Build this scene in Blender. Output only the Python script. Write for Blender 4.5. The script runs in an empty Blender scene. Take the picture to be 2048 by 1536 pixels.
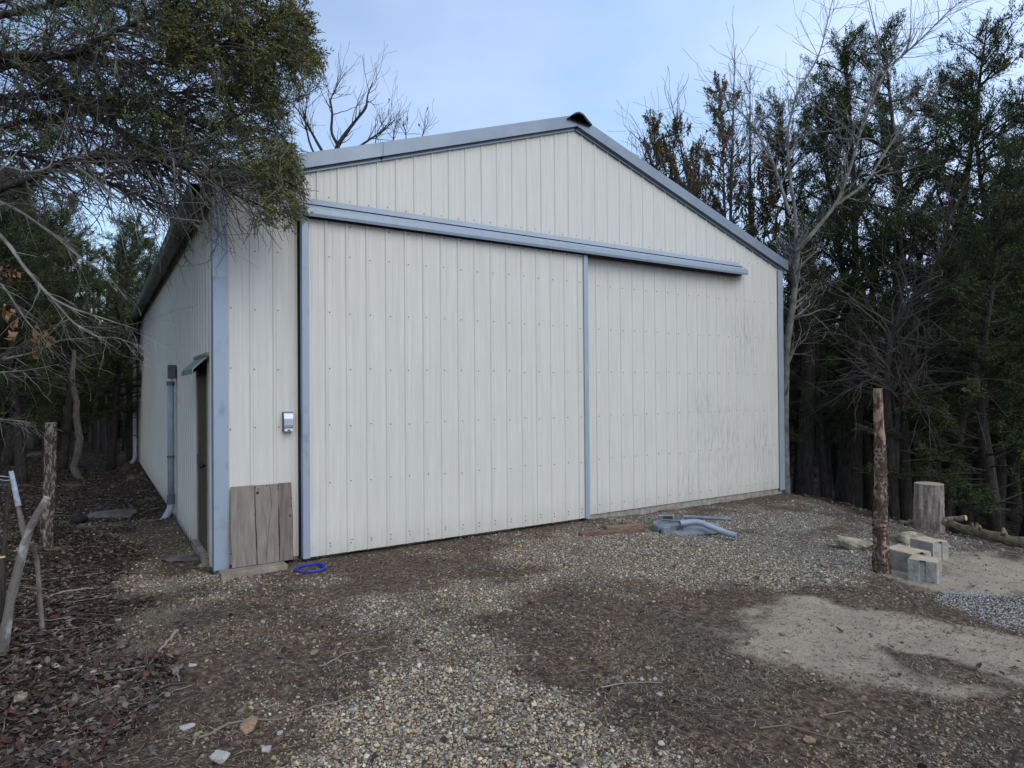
import bpy, math, random
import numpy as np
R = math.radians
rng = np.random.default_rng(7)
random.seed(7)
scene = bpy.context.scene

# ------------------------------------------------------------------ camera
CAM = np.array([-1.0001, -7.0737, 1.7876])
YAW, PITCH, ROLL, FPX = -0.5672, 0.0097, -0.0079, 1303.32
def cam_axes():
    cy, sy = math.cos(YAW), math.sin(YAW)
    fwd = np.array([-sy*math.cos(PITCH), cy*math.cos(PITCH), math.sin(PITCH)])
    r = np.array([cy, sy, 0.0]); u = np.cross(r, fwd)
    return (r*math.cos(ROLL)+u*math.sin(ROLL), -r*math.sin(ROLL)+u*math.cos(ROLL), fwd)
CR, CU, CF = cam_axes()
def P(px, py, d):
    "photo pixel + distance in metres -> point of the place"
    return CAM + d*(CF + CR*(px-1024)/FPX - CU*(py-768)/FPX)
def pix(pts):
    v = np.asarray(pts) - CAM
    d = v @ CF
    return 1024+FPX*(v@CR)/d, 768-FPX*(v@CU)/d, d
def G(px, py, z=0.0):
    r = CF + CR*(px-1024)/FPX - CU*(py-768)/FPX
    t = (z-CAM[2])/r[2]
    return CAM + t*r
cam_d = bpy.data.cameras.new('camera'); cam = bpy.data.objects.new('camera', cam_d)
scene.collection.objects.link(cam); scene.camera = cam
from mathutils import Matrix, Vector
M4 = Matrix(((CR[0], CU[0], -CF[0], CAM[0]), (CR[1], CU[1], -CF[1], CAM[1]), (CR[2], CU[2], -CF[2], CAM[2]), (0, 0, 0, 1)))
cam.matrix_world = M4
cam_d.sensor_width = 36; cam_d.lens = FPX/2048*36; cam_d.clip_end = 600; cam_d.clip_start = .05

# ------------------------------------------------------------------ world + sun
SUN_EL, SUN_AZ = R(38), R(176)      # azimuth measured clockwise from +Y
world = bpy.data.worlds.new('World'); scene.world = world; world.use_nodes = True
wn, wl = world.node_tree.nodes, world.node_tree.links
wn.clear()
out = wn.new('ShaderNodeOutputWorld'); bg = wn.new('ShaderNodeBackground'); bg.inputs[1].default_value = 0.1
sky = wn.new('ShaderNodeTexSky'); sky.sky_type = 'NISHITA'; sky.sun_disc = False
sky.sun_elevation = SUN_EL; sky.sun_rotation = SUN_AZ; sky.air_density = 1.1; sky.dust_density = .3; sky.ozone_density = 2.0
tc = wn.new('ShaderNodeTexCoord'); mp = wn.new('ShaderNodeMapping'); mp.inputs['Scale'].default_value = (1.2, 1.2, 2.6)
mp.inputs['Location'].default_value = (.35, .1, .2)
nz = wn.new('ShaderNodeTexNoise'); nz.inputs['Scale'].default_value = 1.3; nz.inputs['Detail'].default_value = 5; nz.inputs['Roughness'].default_value = .5
rp = wn.new('ShaderNodeValToRGB'); rp.color_ramp.elements[0].position = .38; rp.color_ramp.elements[1].position = .72
rp.color_ramp.elements[0].color = (.12, .12, .12, 1); rp.color_ramp.elements[1].color = (.8, .8, .8, 1)
# thin high cloud grows towards the right of the view
sx = wn.new('ShaderNodeSeparateXYZ'); dotn = wn.new('ShaderNodeVectorMath'); dotn.operation = 'DOT_PRODUCT'
dotn.inputs[1].default_value = (.80, -.60, 0.1)
mr = wn.new('ShaderNodeMapRange'); mr.inputs[1].default_value = -.6; mr.inputs[2].default_value = .75; mr.inputs[3].default_value = 0.0; mr.inputs[4].default_value = .95
mmx = wn.new('ShaderNodeMath'); mmx.operation = 'MAXIMUM'
mml = wn.new('ShaderNodeMath'); mml.operation = 'MULTIPLY'; mml.inputs[1].default_value = .24
mma = wn.new('ShaderNodeMath'); mma.operation = 'ADD'; mma.use_clamp = True
mix = wn.new('ShaderNodeMix'); mix.data_type = 'RGBA'; mix.inputs[7].default_value = (4.3, 5.75, 8.0, 1)
mixc = wn.new('ShaderNodeMix'); mixc.data_type = 'RGBA'; mixc.inputs[6].default_value = (3.9, 5.5, 8.1, 1); mixc.inputs[7].default_value = (5.6, 6.5, 8.5, 1)
rp2 = wn.new('ShaderNodeMapRange'); rp2.inputs[1].default_value = .4; rp2.inputs[2].default_value = .62; wl.new(nz.outputs[0], rp2.inputs[0]); wl.new(rp2.outputs[0], mixc.inputs[0]); wl.new(mixc.outputs[2], mix.inputs[7])
wl.new(tc.outputs['Generated'], mp.inputs[0]); wl.new(mp.outputs[0], nz.inputs['Vector']); wl.new(nz.outputs[0], rp.inputs[0])
wl.new(tc.outputs['Generated'], dotn.inputs[0]); wl.new(dotn.outputs['Value'], mr.inputs[0])
wl.new(rp.outputs[0], mml.inputs[0]); wl.new(mml.outputs[0], mma.inputs[0]); wl.new(mr.outputs[0], mma.inputs[1])
wl.new(mma.outputs[0], mix.inputs[0]); wl.new(sky.outputs[0], mix.inputs[6])
wl.new(mix.outputs[2], bg.inputs[0]); wl.new(bg.outputs[0], out.inputs[0])
sd = bpy.data.lights.new('sun', 'SUN'); sun = bpy.data.objects.new('sun', sd); scene.collection.objects.link(sun)
sd.energy = 1.0; sd.angle = R(45); sd.color = (1.0, .93, .84)
sdir = Vector((math.sin(SUN_AZ)*math.cos(SUN_EL), math.cos(SUN_AZ)*math.cos(SUN_EL), math.sin(SUN_EL)))
sun.rotation_euler = sdir.to_track_quat('Z', 'Y').to_euler()
vs = scene.view_settings; vs.view_transform = 'Standard'; vs.look = 'None'; vs.exposure = 0.77; vs.gamma = 1.0
scene.cycles.max_bounces = 5; scene.cycles.diffuse_bounces = 3; scene.cycles.glossy_bounces = 2

# ------------------------------------------------------------------ materials
def mat(name, color, rough=.8, metallic=0.0, var=None, vscale=8, vdetail=6, stretch=(1, 1, 1), bump=0, bscale=40, attr=None, contrast=(.35, .65), spec=.3, coords='Object'):
    m = bpy.data.materials.new(name); m.use_nodes = True
    n, l = m.node_tree.nodes, m.node_tree.links
    b = n['Principled BSDF']; b.inputs['Roughness'].default_value = rough; b.inputs['Metallic'].default_value = metallic
    b.inputs['Specular IOR Level'].default_value = spec
    b.inputs['Base Color'].default_value = (*color, 1)
    t = n.new('ShaderNodeTexCoord'); mpn = n.new('ShaderNodeMapping'); mpn.inputs['Scale'].default_value = stretch
    l.new(t.outputs[coords], mpn.inputs[0])
    last = None
    if var is not None:
        no = n.new('ShaderNodeTexNoise'); no.inputs['Scale'].default_value = vscale; no.inputs['Detail'].default_value = vdetail
        l.new(mpn.outputs[0], no.inputs['Vector'])
        cr = n.new('ShaderNodeValToRGB'); cr.color_ramp.elements[0].position = contrast[0]; cr.color_ramp.elements[1].position = contrast[1]
        cr.color_ramp.elements[0].color = (*color, 1); cr.color_ramp.elements[1].color = (*var, 1)
        l.new(no.outputs[0], cr.inputs[0]); l.new(cr.outputs[0], b.inputs['Base Color']); last = cr.outputs[0]
    if attr:
        a = n.new('ShaderNodeAttribute'); a.attribute_name = attr
        if last is None: l.new(a.outputs[0], b.inputs['Base Color'])
        else:
            mx = n.new('ShaderNodeMix'); mx.data_type = 'RGBA'; mx.blend_type = 'MULTIPLY'; mx.inputs[0].default_value = 1
            l.new(last, mx.inputs[6]); l.new(a.outputs[0], mx.inputs[7]); l.new(mx.outputs[2], b.inputs['Base Color'])
    if bump:
        nb = n.new('ShaderNodeTexNoise'); nb.inputs['Scale'].default_value = bscale; nb.inputs['Detail'].default_value = 5
        l.new(mpn.outputs[0], nb.inputs['Vector'])
        bp = n.new('ShaderNodeBump'); bp.inputs['Strength'].default_value = bump; bp.inputs['Distance'].default_value = .02
        l.new(nb.outputs[0], bp.inputs['Height']); l.new(bp.outputs[0], b.inputs['Normal'])
    return m

def steel_panel(name, side=False):
    m = mat(name, (.595, .58, .52), rough=.42, spec=.5)
    n, l = m.node_tree.nodes, m.node_tree.links; b = n['Principled BSDF']
    tcn = n.new('ShaderNodeTexCoord')
    # faint vertical streaks
    mp1 = n.new('ShaderNodeMapping'); mp1.inputs['Scale'].default_value = (9, 9, .5); l.new(tcn.outputs['Object'], mp1.inputs[0])
    n1 = n.new('ShaderNodeTexNoise'); n1.inputs['Scale'].default_value = 2.5; n1.inputs['Detail'].default_value = 6; l.new(mp1.outputs[0], n1.inputs['Vector'])
    c1 = n.new('ShaderNodeMapRange'); c1.inputs[1].default_value = .35; c1.inputs[2].default_value = .7; c1.inputs[3].default_value = 1.0; c1.inputs[4].default_value = .9
    l.new(n1.outputs[0], c1.inputs[0])
    # mildew smudges low on the right part of the wall: separate patches
    sp = n.new('ShaderNodeSeparateXYZ'); l.new(tcn.outputs['Object'], sp.inputs[0])
    def blob(c, s):
        mm = n.new('ShaderNodeMapping'); mm.inputs['Location'].default_value = (-c[0]/s[0], 0, -c[1]/s[1]); mm.inputs['Scale'].default_value = (1/s[0], 0, 1/s[1])
        if side: mm.inputs['Location'].default_value = (0, -c[0]/s[0], -c[1]/s[1]); mm.inputs['Scale'].default_value = (0, 1/s[0], 1/s[1])
        l.new(tcn.outputs['Object'], mm.inputs[0])
        ln = n.new('ShaderNodeVectorMath'); ln.operation = 'LENGTH'; l.new(mm.outputs[0], ln.inputs[0])
        q = n.new('ShaderNodeMapRange'); q.inputs[1].default_value = 1; q.inputs[2].default_value = .2; q.inputs[3].default_value = 0; q.inputs[4].default_value = 1
        l.new(ln.outputs['Value'], q.inputs[0]); return q.outputs[0]
    blobs = [((7.6, .9), (1.1, 1.1)), ((6.75, .45), (.35, .5)), ((8.1, 2.6), (.6, .9)), ((7.1, 1.5), (.5, .5)), ((8.5, .7), (.6, 1.0))] if not side else [((1.0, .35), (1.2, .5)), ((4, 2.8), (3, .8))]
    acc = None
    for c, s in blobs:
        o = blob(c, s)
        if acc is None: acc = o
        else:
            ma = n.new('ShaderNodeMath'); ma.operation = 'MAXIMUM'; l.new(acc, ma.inputs[0]); l.new(o, ma.inputs[1]); acc = ma.outputs[0]
    mp2 = n.new('ShaderNodeMapping'); mp2.inputs['Scale'].default_value = (14, 14, 2.5); l.new(tcn.outputs['Object'], mp2.inputs[0])
    n2 = n.new('ShaderNodeTexNoise'); n2.inputs['Scale'].default_value = 1.6; n2.inputs['Detail'].default_value = 7; n2.inputs['Roughness'].default_value = .65; l.new(mp2.outputs[0], n2.inputs['Vector'])
    c2 = n.new('ShaderNodeMapRange'); c2.inputs[1].default_value = .45; c2.inputs[2].default_value = .7; l.new(n2.outputs[0], c2.inputs[0])
    mu = n.new('ShaderNodeMath'); mu.operation = 'MULTIPLY'; l.new(acc, mu.inputs[0]); l.new(c2.outputs[0], mu.inputs[1])
    mu2 = n.new('ShaderNodeMath'); mu2.operation = 'MULTIPLY'; mu2.inputs[1].default_value = .62; l.new(mu.outputs[0], mu2.inputs[0])
    mx = n.new('ShaderNodeMix'); mx.data_type = 'RGBA'; mx.inputs[6].default_value = (.595, .58, .52, 1); mx.inputs[7].default_value = (.27, .27, .235, 1)
    l.new(mu2.outputs[0], mx.inputs[0])
    # splashed dirt along the foot
    q = n.new('ShaderNodeMapRange'); q.inputs[1].default_value = .32; q.inputs[2].default_value = .03; q.inputs[3].default_value = 0; q.inputs[4].default_value = .45
    l.new(sp.outputs[2], q.inputs[0])
    n3 = n.new('ShaderNodeTexNoise'); n3.inputs['Scale'].default_value = 12; n3.inputs['Detail'].default_value = 5; l.new(tcn.outputs['Object'], n3.inputs['Vector'])
    mq = n.new('ShaderNodeMath'); mq.operation = 'MULTIPLY'; l.new(q.outputs[0], mq.inputs[0]); l.new(n3.outputs[0], mq.inputs[1])
    mx3 = n.new('ShaderNodeMix'); mx3.data_type = 'RGBA'; mx3.inputs[7].default_value = (.25, .21, .16, 1)
    l.new(mq.outputs[0], mx3.inputs[0]); l.new(mx.outputs[2], mx3.inputs[6])
    mx2 = n.new('ShaderNodeMix'); mx2.data_type = 'RGBA'; mx2.blend_type = 'MULTIPLY'; mx2.inputs[0].default_value = 1
    l.new(mx3.outputs[2], mx2.inputs[6]); l.new(c1.outputs[0], mx2.inputs[7]); l.new(mx2.outputs[2], b.inputs['Base Color'])
    # slight oil-canning of thin sheet
    nb = n.new('ShaderNodeTexNoise'); nb.inputs['Scale'].default_value = 1.3; nb.inputs['Detail'].default_value = 2; l.new(tcn.outputs['Object'], nb.inputs['Vector'])
    bp = n.new('ShaderNodeBump'); bp.inputs['Strength'].default_value = .35; bp.inputs['Distance'].default_value = .03; l.new(nb.outputs[0], bp.inputs['Height']); l.new(bp.outputs[0], b.inputs['Normal'])
    return m

M = {}
M['panel'] = steel_panel('cream_steel')
M['panel_side'] = steel_panel('cream_steel_side', True)
M['screw'] = mat('screw', (.09, .085, .08), .5, .3)
M['trim'] = mat('blue_grey_trim', (.29, .35, .415), .42, .2, var=(.325, .385, .445), vscale=3, stretch=(3, 3, 1), spec=.5)
M['trim_scuffed'] = mat('scuffed_trim', (.29, .35, .415), .45, .2, var=(.215, .265, .33), vscale=9, vdetail=8, stretch=(1, 1, .6), contrast=(.56, .7), spec=.5)
M['rake'] = mat('grey_rake_trim', (.20, .245, .29), .42, .3, var=(.25, .29, .34), vscale=3, spec=.5)
M['roof'] = mat('roof_steel', (.22, .26, .31), .45, .4)
M['ridge'] = mat('dark_ridge', (.03, .035, .05), .6)
M['gutter'] = mat('weathered_gutter', (.19, .21, .19), .6, .1, var=(.10, .12, .085), vscale=5, stretch=(1, .5, 1), bump=.2, bscale=6)
M['black'] = mat('shade_black', (.012, .012, .013), .9)  # near-black for gaps and hollows, their shade put into the colour
M['concrete'] = mat('concrete', (.33, .32, .29), .9, var=(.22, .20, .17), vscale=14, bump=.5, bscale=60)
M['concrete_dirty'] = mat('dirty_concrete', (.30, .27, .215), .9, var=(.20, .165, .12), vscale=9, bump=.6, bscale=50)
M['block_side'] = mat('grey_block', (.37, .345, .30), .9, var=(.23, .215, .185), vscale=9, vdetail=9, bump=.7, bscale=30)
M['block_top'] = mat('sandy_block_top', (.50, .41, .30), .95, var=(.38, .31, .22), vscale=12, bump=.5, bscale=60)
M['plank'] = mat('grey_plank', (.26, .225, .195), .85, var=(.15, .125, .105), vscale=3.5, vdetail=10, stretch=(9, 9, .7), contrast=(.3, .75), bump=.3, bscale=12)
M['plank_dark'] = mat('dark_plank', (.20, .165, .14), .85, var=(.11, .085, .07), vscale=3.5, vdetail=10, stretch=(9, 9, .7), contrast=(.3, .75), bump=.3, bscale=12)
M['plank_knot'] = mat('knot', (.05, .035, .028), .9)
M['door_wood'] = mat('door_wood', (.105, .072, .05), .8, var=(.06, .04, .028), vscale=4, stretch=(6, 6, .6), bump=.2, bscale=20)
M['awning'] = mat('awning_metal', (.17, .20, .17), .6, .1, var=(.24, .26, .23), vscale=6)
M['pvc'] = mat('grey_pvc', (.30, .36, .40), .5, var=(.24, .29, .33), vscale=6)
M['pvc_white'] = mat('white_downspout', (.55, .60, .64), .5, var=(.40, .45, .47), vscale=4, stretch=(1, 1, 1))
M['black_plastic'] = mat('black_plastic', (.012, .012, .015), .5)
M['box_grey'] = mat('meter_box', (.10, .105, .12), .5)
M['outlet'] = mat('outlet_cover', (.42, .46, .52), .3, .3)
M['white_plastic'] = mat('white_plastic', (.65, .66, .62), .5)
M['blue'] = mat('blue_plastic', (.02, .025, .33), .4, var=(.035, .05, .42), vscale=20)
M['blue_grey_plastic'] = mat('blue_grey_plastic', (.19, .225, .265), .5, var=(.13, .155, .185), vscale=9, spec=.5)
M['pipe_plastic'] = mat('blue_grey_pipe', (.30, .345, .41), .45, var=(.23, .27, .33), vscale=9, spec=.5)
M['lumber'] = mat('brown_lumber', (.20, .125, .09), .85, var=(.10, .062, .045), vscale=5, stretch=(1, 6, 6), bump=.3, bscale=30)
M['lumber_light'] = mat('tan_lumber', (.27, .175, .125), .85, var=(.17, .105, .075), vscale=5, stretch=(1, 6, 6), bump=.3, bscale=30)
M['rock_tan'] = mat('tan_rock', (.37, .33, .235), .9, var=(.17, .145, .10), vscale=7, vdetail=9, contrast=(.4, .62), bump=1.0, bscale=12)
M['rock_grey'] = mat('grey_rock', (.14, .13, .115), .9, var=(.07, .063, .055), vscale=6, bump=.7, bscale=14)
M['rock_white'] = mat('white_rock', (.50, .48, .44), .9, var=(.33, .31, .27), vscale=9, bump=.5, bscale=30)
M['rock_brown'] = mat('brown_rock', (.33, .235, .15), .9, var=(.2, .13, .08), vscale=9, bump=.5, bscale=30)
M['bark'] = mat('bark_grey', (.06, .05, .042), .95, var=(.024, .02, .017), vscale=10, stretch=(3, 3, .6), bump=.8, bscale=26)
M['bark_light'] = mat('bark_pale', (.20, .175, .15), .95, var=(.09, .077, .065), vscale=12, stretch=(3, 3, .7), bump=.6, bscale=26)
M['twig_grey'] = mat('twig_grey', (.115, .10, .09), .95, var=(.055, .048, .042), vscale=5)
M['twig_pale'] = mat('twig_pale', (.24, .225, .20), .95, var=(.11, .10, .09), vscale=7)
M['twig_dark'] = mat('twig_dark', (.05, .042, .036), .95, var=(.028, .024, .021), vscale=5)
M['post_wood'] = mat('peeled_post', (.30, .215, .15), .9, var=(.085, .05, .035), vscale=16, vdetail=8, stretch=(1.4, 1.4, .55), contrast=(.44, .56), bump=1.0, bscale=30)
M['post_bark'] = mat('flaky_bark', (.25, .215, .18), .95, var=(.06, .045, .035), vscale=26, vdetail=6, stretch=(1.5, 1.5, .5), contrast=(.45, .55), bump=1.2, bscale=34)
M['post_base'] = mat('post_base_bark', (.06, .042, .033), .95, var=(.14, .10, .08), vscale=22, stretch=(1, 1, .5), bump=1, bscale=40)
M['stump_side'] = mat('stump_side', (.13, .092, .07), .9, var=(.30, .265, .23), vscale=11, vdetail=12, stretch=(3.0, 3.0, .35), contrast=(.38, .64), bump=.9, bscale=16)
M['cut'] = mat('cut_wood', (.38, .31, .23), .9, var=(.27, .21, .15), vscale=20)
M['cut_yellow'] = mat('fresh_cut', (.55, .40, .17), .8)
M['log'] = mat('log_bark', (.19, .16, .10), .9, var=(.09, .07, .05), vscale=12, stretch=(1, 1, 1), bump=.7, bscale=30)
M['tape'] = mat('pale_tape', (.34, .40, .46), .6, var=(.2, .22, .25), vscale=30)
M['lichen'] = mat('lichen_bark', (.12, .105, .09), .95, var=(.30, .30, .275), vscale=7, vdetail=6, stretch=(1, 1, .7), contrast=(.5, .62), bump=.6, bscale=40)
def leafmat(name, attr='Col'):
    m = mat(name, (1, 1, 1), .8, attr=attr, spec=.12)
    return m
M['leaf'] = leafmat('cedar_leaves')
M['stone'] = mat('loose_stone', (1, 1, 1), .9, attr='Col', spec=.2)

# ------------------------------------------------------------------ mesh collector
WORG = {}
class MB:
    def __init__(s): s.v = []; s.q = []; s.t = []; s.qm = []; s.tm = []; s.c = []; s.n = 0; s.hasc = False
    def add(s, v, q=None, t=None, m=0, c=None):
        v = np.asarray(v, dtype=np.float64).reshape(-1, 3)
        if q is not None and len(q): q = np.asarray(q, dtype=np.int64).reshape(-1, 4)+s.n; s.q.append(q); s.qm.append(np.full(len(q), m))
        if t is not None and len(t): t = np.asarray(t, dtype=np.int64).reshape(-1, 3)+s.n; s.t.append(t); s.tm.append(np.full(len(t), m))
        if c is not None:
            s.hasc = True; c = np.asarray(c, dtype=np.float64)
            if c.ndim == 1: c = np.tile(c, (len(v), 1))
            s.c.append(c)
        else: s.c.append(np.ones((len(v), 3)))
        s.v.append(v); s.n += len(v)
    def build(s, name, mats, parent=None, smooth=False, origin=None, bevel=0):
        v = np.concatenate(s.v) if s.v else np.zeros((0, 3))
        if origin is not None: v = v-np.asarray(origin)
        q = np.concatenate(s.q) if s.q else np.zeros((0, 4), int); t = np.concatenate(s.t) if s.t else np.zeros((0, 3), int)
        me = bpy.data.meshes.new(name)
        me.vertices.add(len(v)); me.vertices.foreach_set('co', v.astype(np.float32).ravel())
        nl = len(q)*4+len(t)*3; me.loops.add(nl); me.polygons.add(len(q)+len(t))
        me.loops.foreach_set('vertex_index', np.concatenate([q.ravel(), t.ravel()]).astype(np.int32))
        ls = np.concatenate([np.arange(len(q))*4, len(q)*4+np.arange(len(t))*3]).astype(np.int32)
        me.polygons.foreach_set('loop_start', ls)
        mi = np.concatenate(([*s.qm] if s.qm else [np.zeros(0)])+([*s.tm] if s.tm else [np.zeros(0)])).astype(np.int32)
        me.polygons.foreach_set('material_index', mi)
        me.polygons.foreach_set('use_smooth', np.full(len(q)+len(t), bool(smooth)))
        me.update(calc_edges=True); me.validate()
        if s.hasc:
            c = np.concatenate(s.c); ca = me.color_attributes.new('Col', 'FLOAT_COLOR', 'POINT')
            ca.data.foreach_set('color', np.concatenate([c, np.ones((len(c), 1))], 1).astype(np.float32).ravel())
        for mm in (mats if isinstance(mats, (list, tuple)) else [mats]): me.materials.append(mm)
        o = bpy.data.objects.new(name, me); scene.collection.objects.link(o)
        w = Vector(origin) if origin is not None else Vector((0, 0, 0))
        WORG[o.name] = w; o.location = w
        if parent is not None: o.parent = parent; o.location = w-WORG[parent.name]
        if bevel:
            b = o.modifiers.new('bevel', 'BEVEL'); b.width = bevel; b.segments = 2; b.limit_method = 'ANGLE'
        return o
    # --- primitives
    def box(s, a, b, m=0, rot=None, piv=None, c=None):
        x0, y0, z0 = a; x1, y1, z1 = b
        v = np.array([(x0, y0, z0), (x1, y0, z0), (x1, y1, z0), (x0, y1, z0), (x0, y0, z1), (x1, y0, z1), (x1, y1, z1), (x0, y1, z1)], float)
        if rot is not None:
            pv = np.array(piv if piv is not None else (np.array(a)+np.array(b))/2); v = (v-pv) @ np.array(rot).T+pv
        s.add(v, [(0, 3, 2, 1), (4, 5, 6, 7), (0, 1, 5, 4), (1, 2, 6, 5), (2, 3, 7, 6), (3, 0, 4, 7)], m=m, c=c)
    def prism(s, prof, a, b, ax1, ax2, m=0, caps=True):
        "profile [(p,q)] in axes ax1, ax2 swept from a to b (closed outline)"
        prof = np.array(prof, float); a = np.array(a, float); b = np.array(b, float); ax1 = np.array(ax1, float); ax2 = np.array(ax2, float)
        off = prof[:, :1]*ax1+prof[:, 1:]*ax2; k = len(prof)
        v = np.concatenate([a+off, b+off]); i = np.arange(k); j = (i+1) % k
        q = np.stack([i, j, j+k, i+k], 1)
        t = [(0, x, x+1) for x in range(1, k-1)]+[(k, k+x+1, k+x) for x in range(1, k-1)] if caps else None
        s.add(v, q, t, m)
    def tube(s, path, rad, k=6, m=0, cap=True, c=None, wob=None):
        path = np.asarray(path, float); n = len(path)
        rad = np.broadcast_to(np.asarray(rad, float), (n,))
        d = np.gradient(path, axis=0) if n > 2 else np.tile(path[1]-path[0], (2, 1))
        d /= np.linalg.norm(d, axis=1, keepdims=True)+1e-9
        md = d.mean(0); ref = np.array([0, 0, 1.]) if abs(md[2]) < .8*np.linalg.norm(md) else np.array([1., 0, 0])
        u = np.cross(d, ref); u /= np.linalg.norm(u, axis=1, keepdims=True)+1e-9; w = np.cross(d, u)
        a = np.arange(k)*2*math.pi/k
        rr = rad[:, None, None]
        if wob is not None: rr = rr*wob[:, :, None]
        v = path[:, None, :]+rr*(u[:, None, :]*np.cos(a)[None, :, None]+w[:, None, :]*np.sin(a)[None, :, None])
        i = np.arange(n-1)[:, None]*k; j = np.arange(k)[None, :]; j2 = (j+1) % k
        q = np.stack([i+j, i+k+j, i+k+j2, i+j2], -1).reshape(-1, 4)
        t = None
        if cap and k > 3:
            t = [(0, x, x+1) for x in range(1, k-1)]+[((n-1)*k, (n-1)*k+x+1, (n-1)*k+x) for x in range(1, k-1)]
        s.add(v.reshape(-1, 3), q, t, m, c)

def tag(o, label=None, cat=None, group=None, kind=None):
    if label: o['label'] = label
    if cat: o['category'] = cat
    if group: o['group'] = group
    if kind: o['kind'] = kind
    return o
def empty(name, loc, label, cat, group=None):
    o = bpy.data.objects.new(name, None); scene.collection.objects.link(o); o.location = loc; o.empty_display_size = .2; WORG[o.name] = Vector(loc)
    return tag(o, label, cat, group)

# ------------------------------------------------------------------ noise + ground height
_lat = rng.random((256, 256))
def vn(x, y):
    xi = np.floor(x).astype(int); yi = np.floor(y).astype(int); fx = x-xi; fy = y-yi
    fx = fx*fx*(3-2*fx); fy = fy*fy*(3-2*fy); a = _lat[xi & 255, yi & 255]; b = _lat[(xi+1) & 255, yi & 255]; c = _lat[xi & 255, (yi+1) & 255]; d = _lat[(xi+1) & 255, (yi+1) & 255]
    return (a*(1-fx)+b*fx)*(1-fy)+(c*(1-fx)+d*fx)*fy
def fbm(x, y, o=4, s=1.0):
    x = np.asarray(x, float)*s; y = np.asarray(y, float)*s; r = 0; a = .5; t = 0
    for _ in range(o): r = r+a*vn(x, y); t += a; a *= .5; x = x*2.03+17.3; y = y*2.03+5.7
    return r/t
def sst(a, b, x):
    t = np.clip((np.asarray(x, float)-a)/(b-a), 0, 1); return t*t*(3-2*t)
EDGE = np.array([(9.7, 14), (9.45, 2), (9.35, -.2), (8.75, -1.1), (8.25, -1.9), (8.15, -2.6), (8.0, -3.3), (7.65, -4.0), (7.0, -5.0), (6.3, -6.5), (5.5, -9)])
def edge_x(y):
    o = np.argsort(EDGE[:, 1]); return np.interp(y, EDGE[o, 1], EDGE[o, 0])
def gh(x, y):
    x = np.asarray(x, float); y = np.asarray(y, float)
    h = np.zeros(np.broadcast(x, y).shape)
    h = h-.05*sst(4.4, 6, x)                                   # gravel sits lower along the exposed slab
    dr = x-edge_x(y)+(fbm(x, y, 3, .9)-.5)*.5
    h = h-1.15*sst(-.1, 5.0, dr)-.09*sst(-.25, .25, dr)
    h = h+.02*np.sin(0)
    h = h-.20*sst(2, 14, y)*sst(1, -1, x)                      # ground falls a little towards the back
    h = h-.05*np.exp(-(((x+.5)/.5)**2))*sst(-1.5, .5, y)       # washed-out dip beside the side wall
    h = h+.20*sst(-1.15, -2.4, x)*sst(-4.5, -1.5, y)           # low bank on the left
    h = h+(fbm(x, y, 3, .6)-.5)*.10*sst(-.1, -1.6, y)*sst(-.2, 1.0, 8-x)
    h = h+(fbm(x, y, 3, 5)-.5)*.022
    inside = (x > -.02) & (x < 9.12) & (y > .0)
    h = np.where(inside, -.12, h)
    return h
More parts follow.
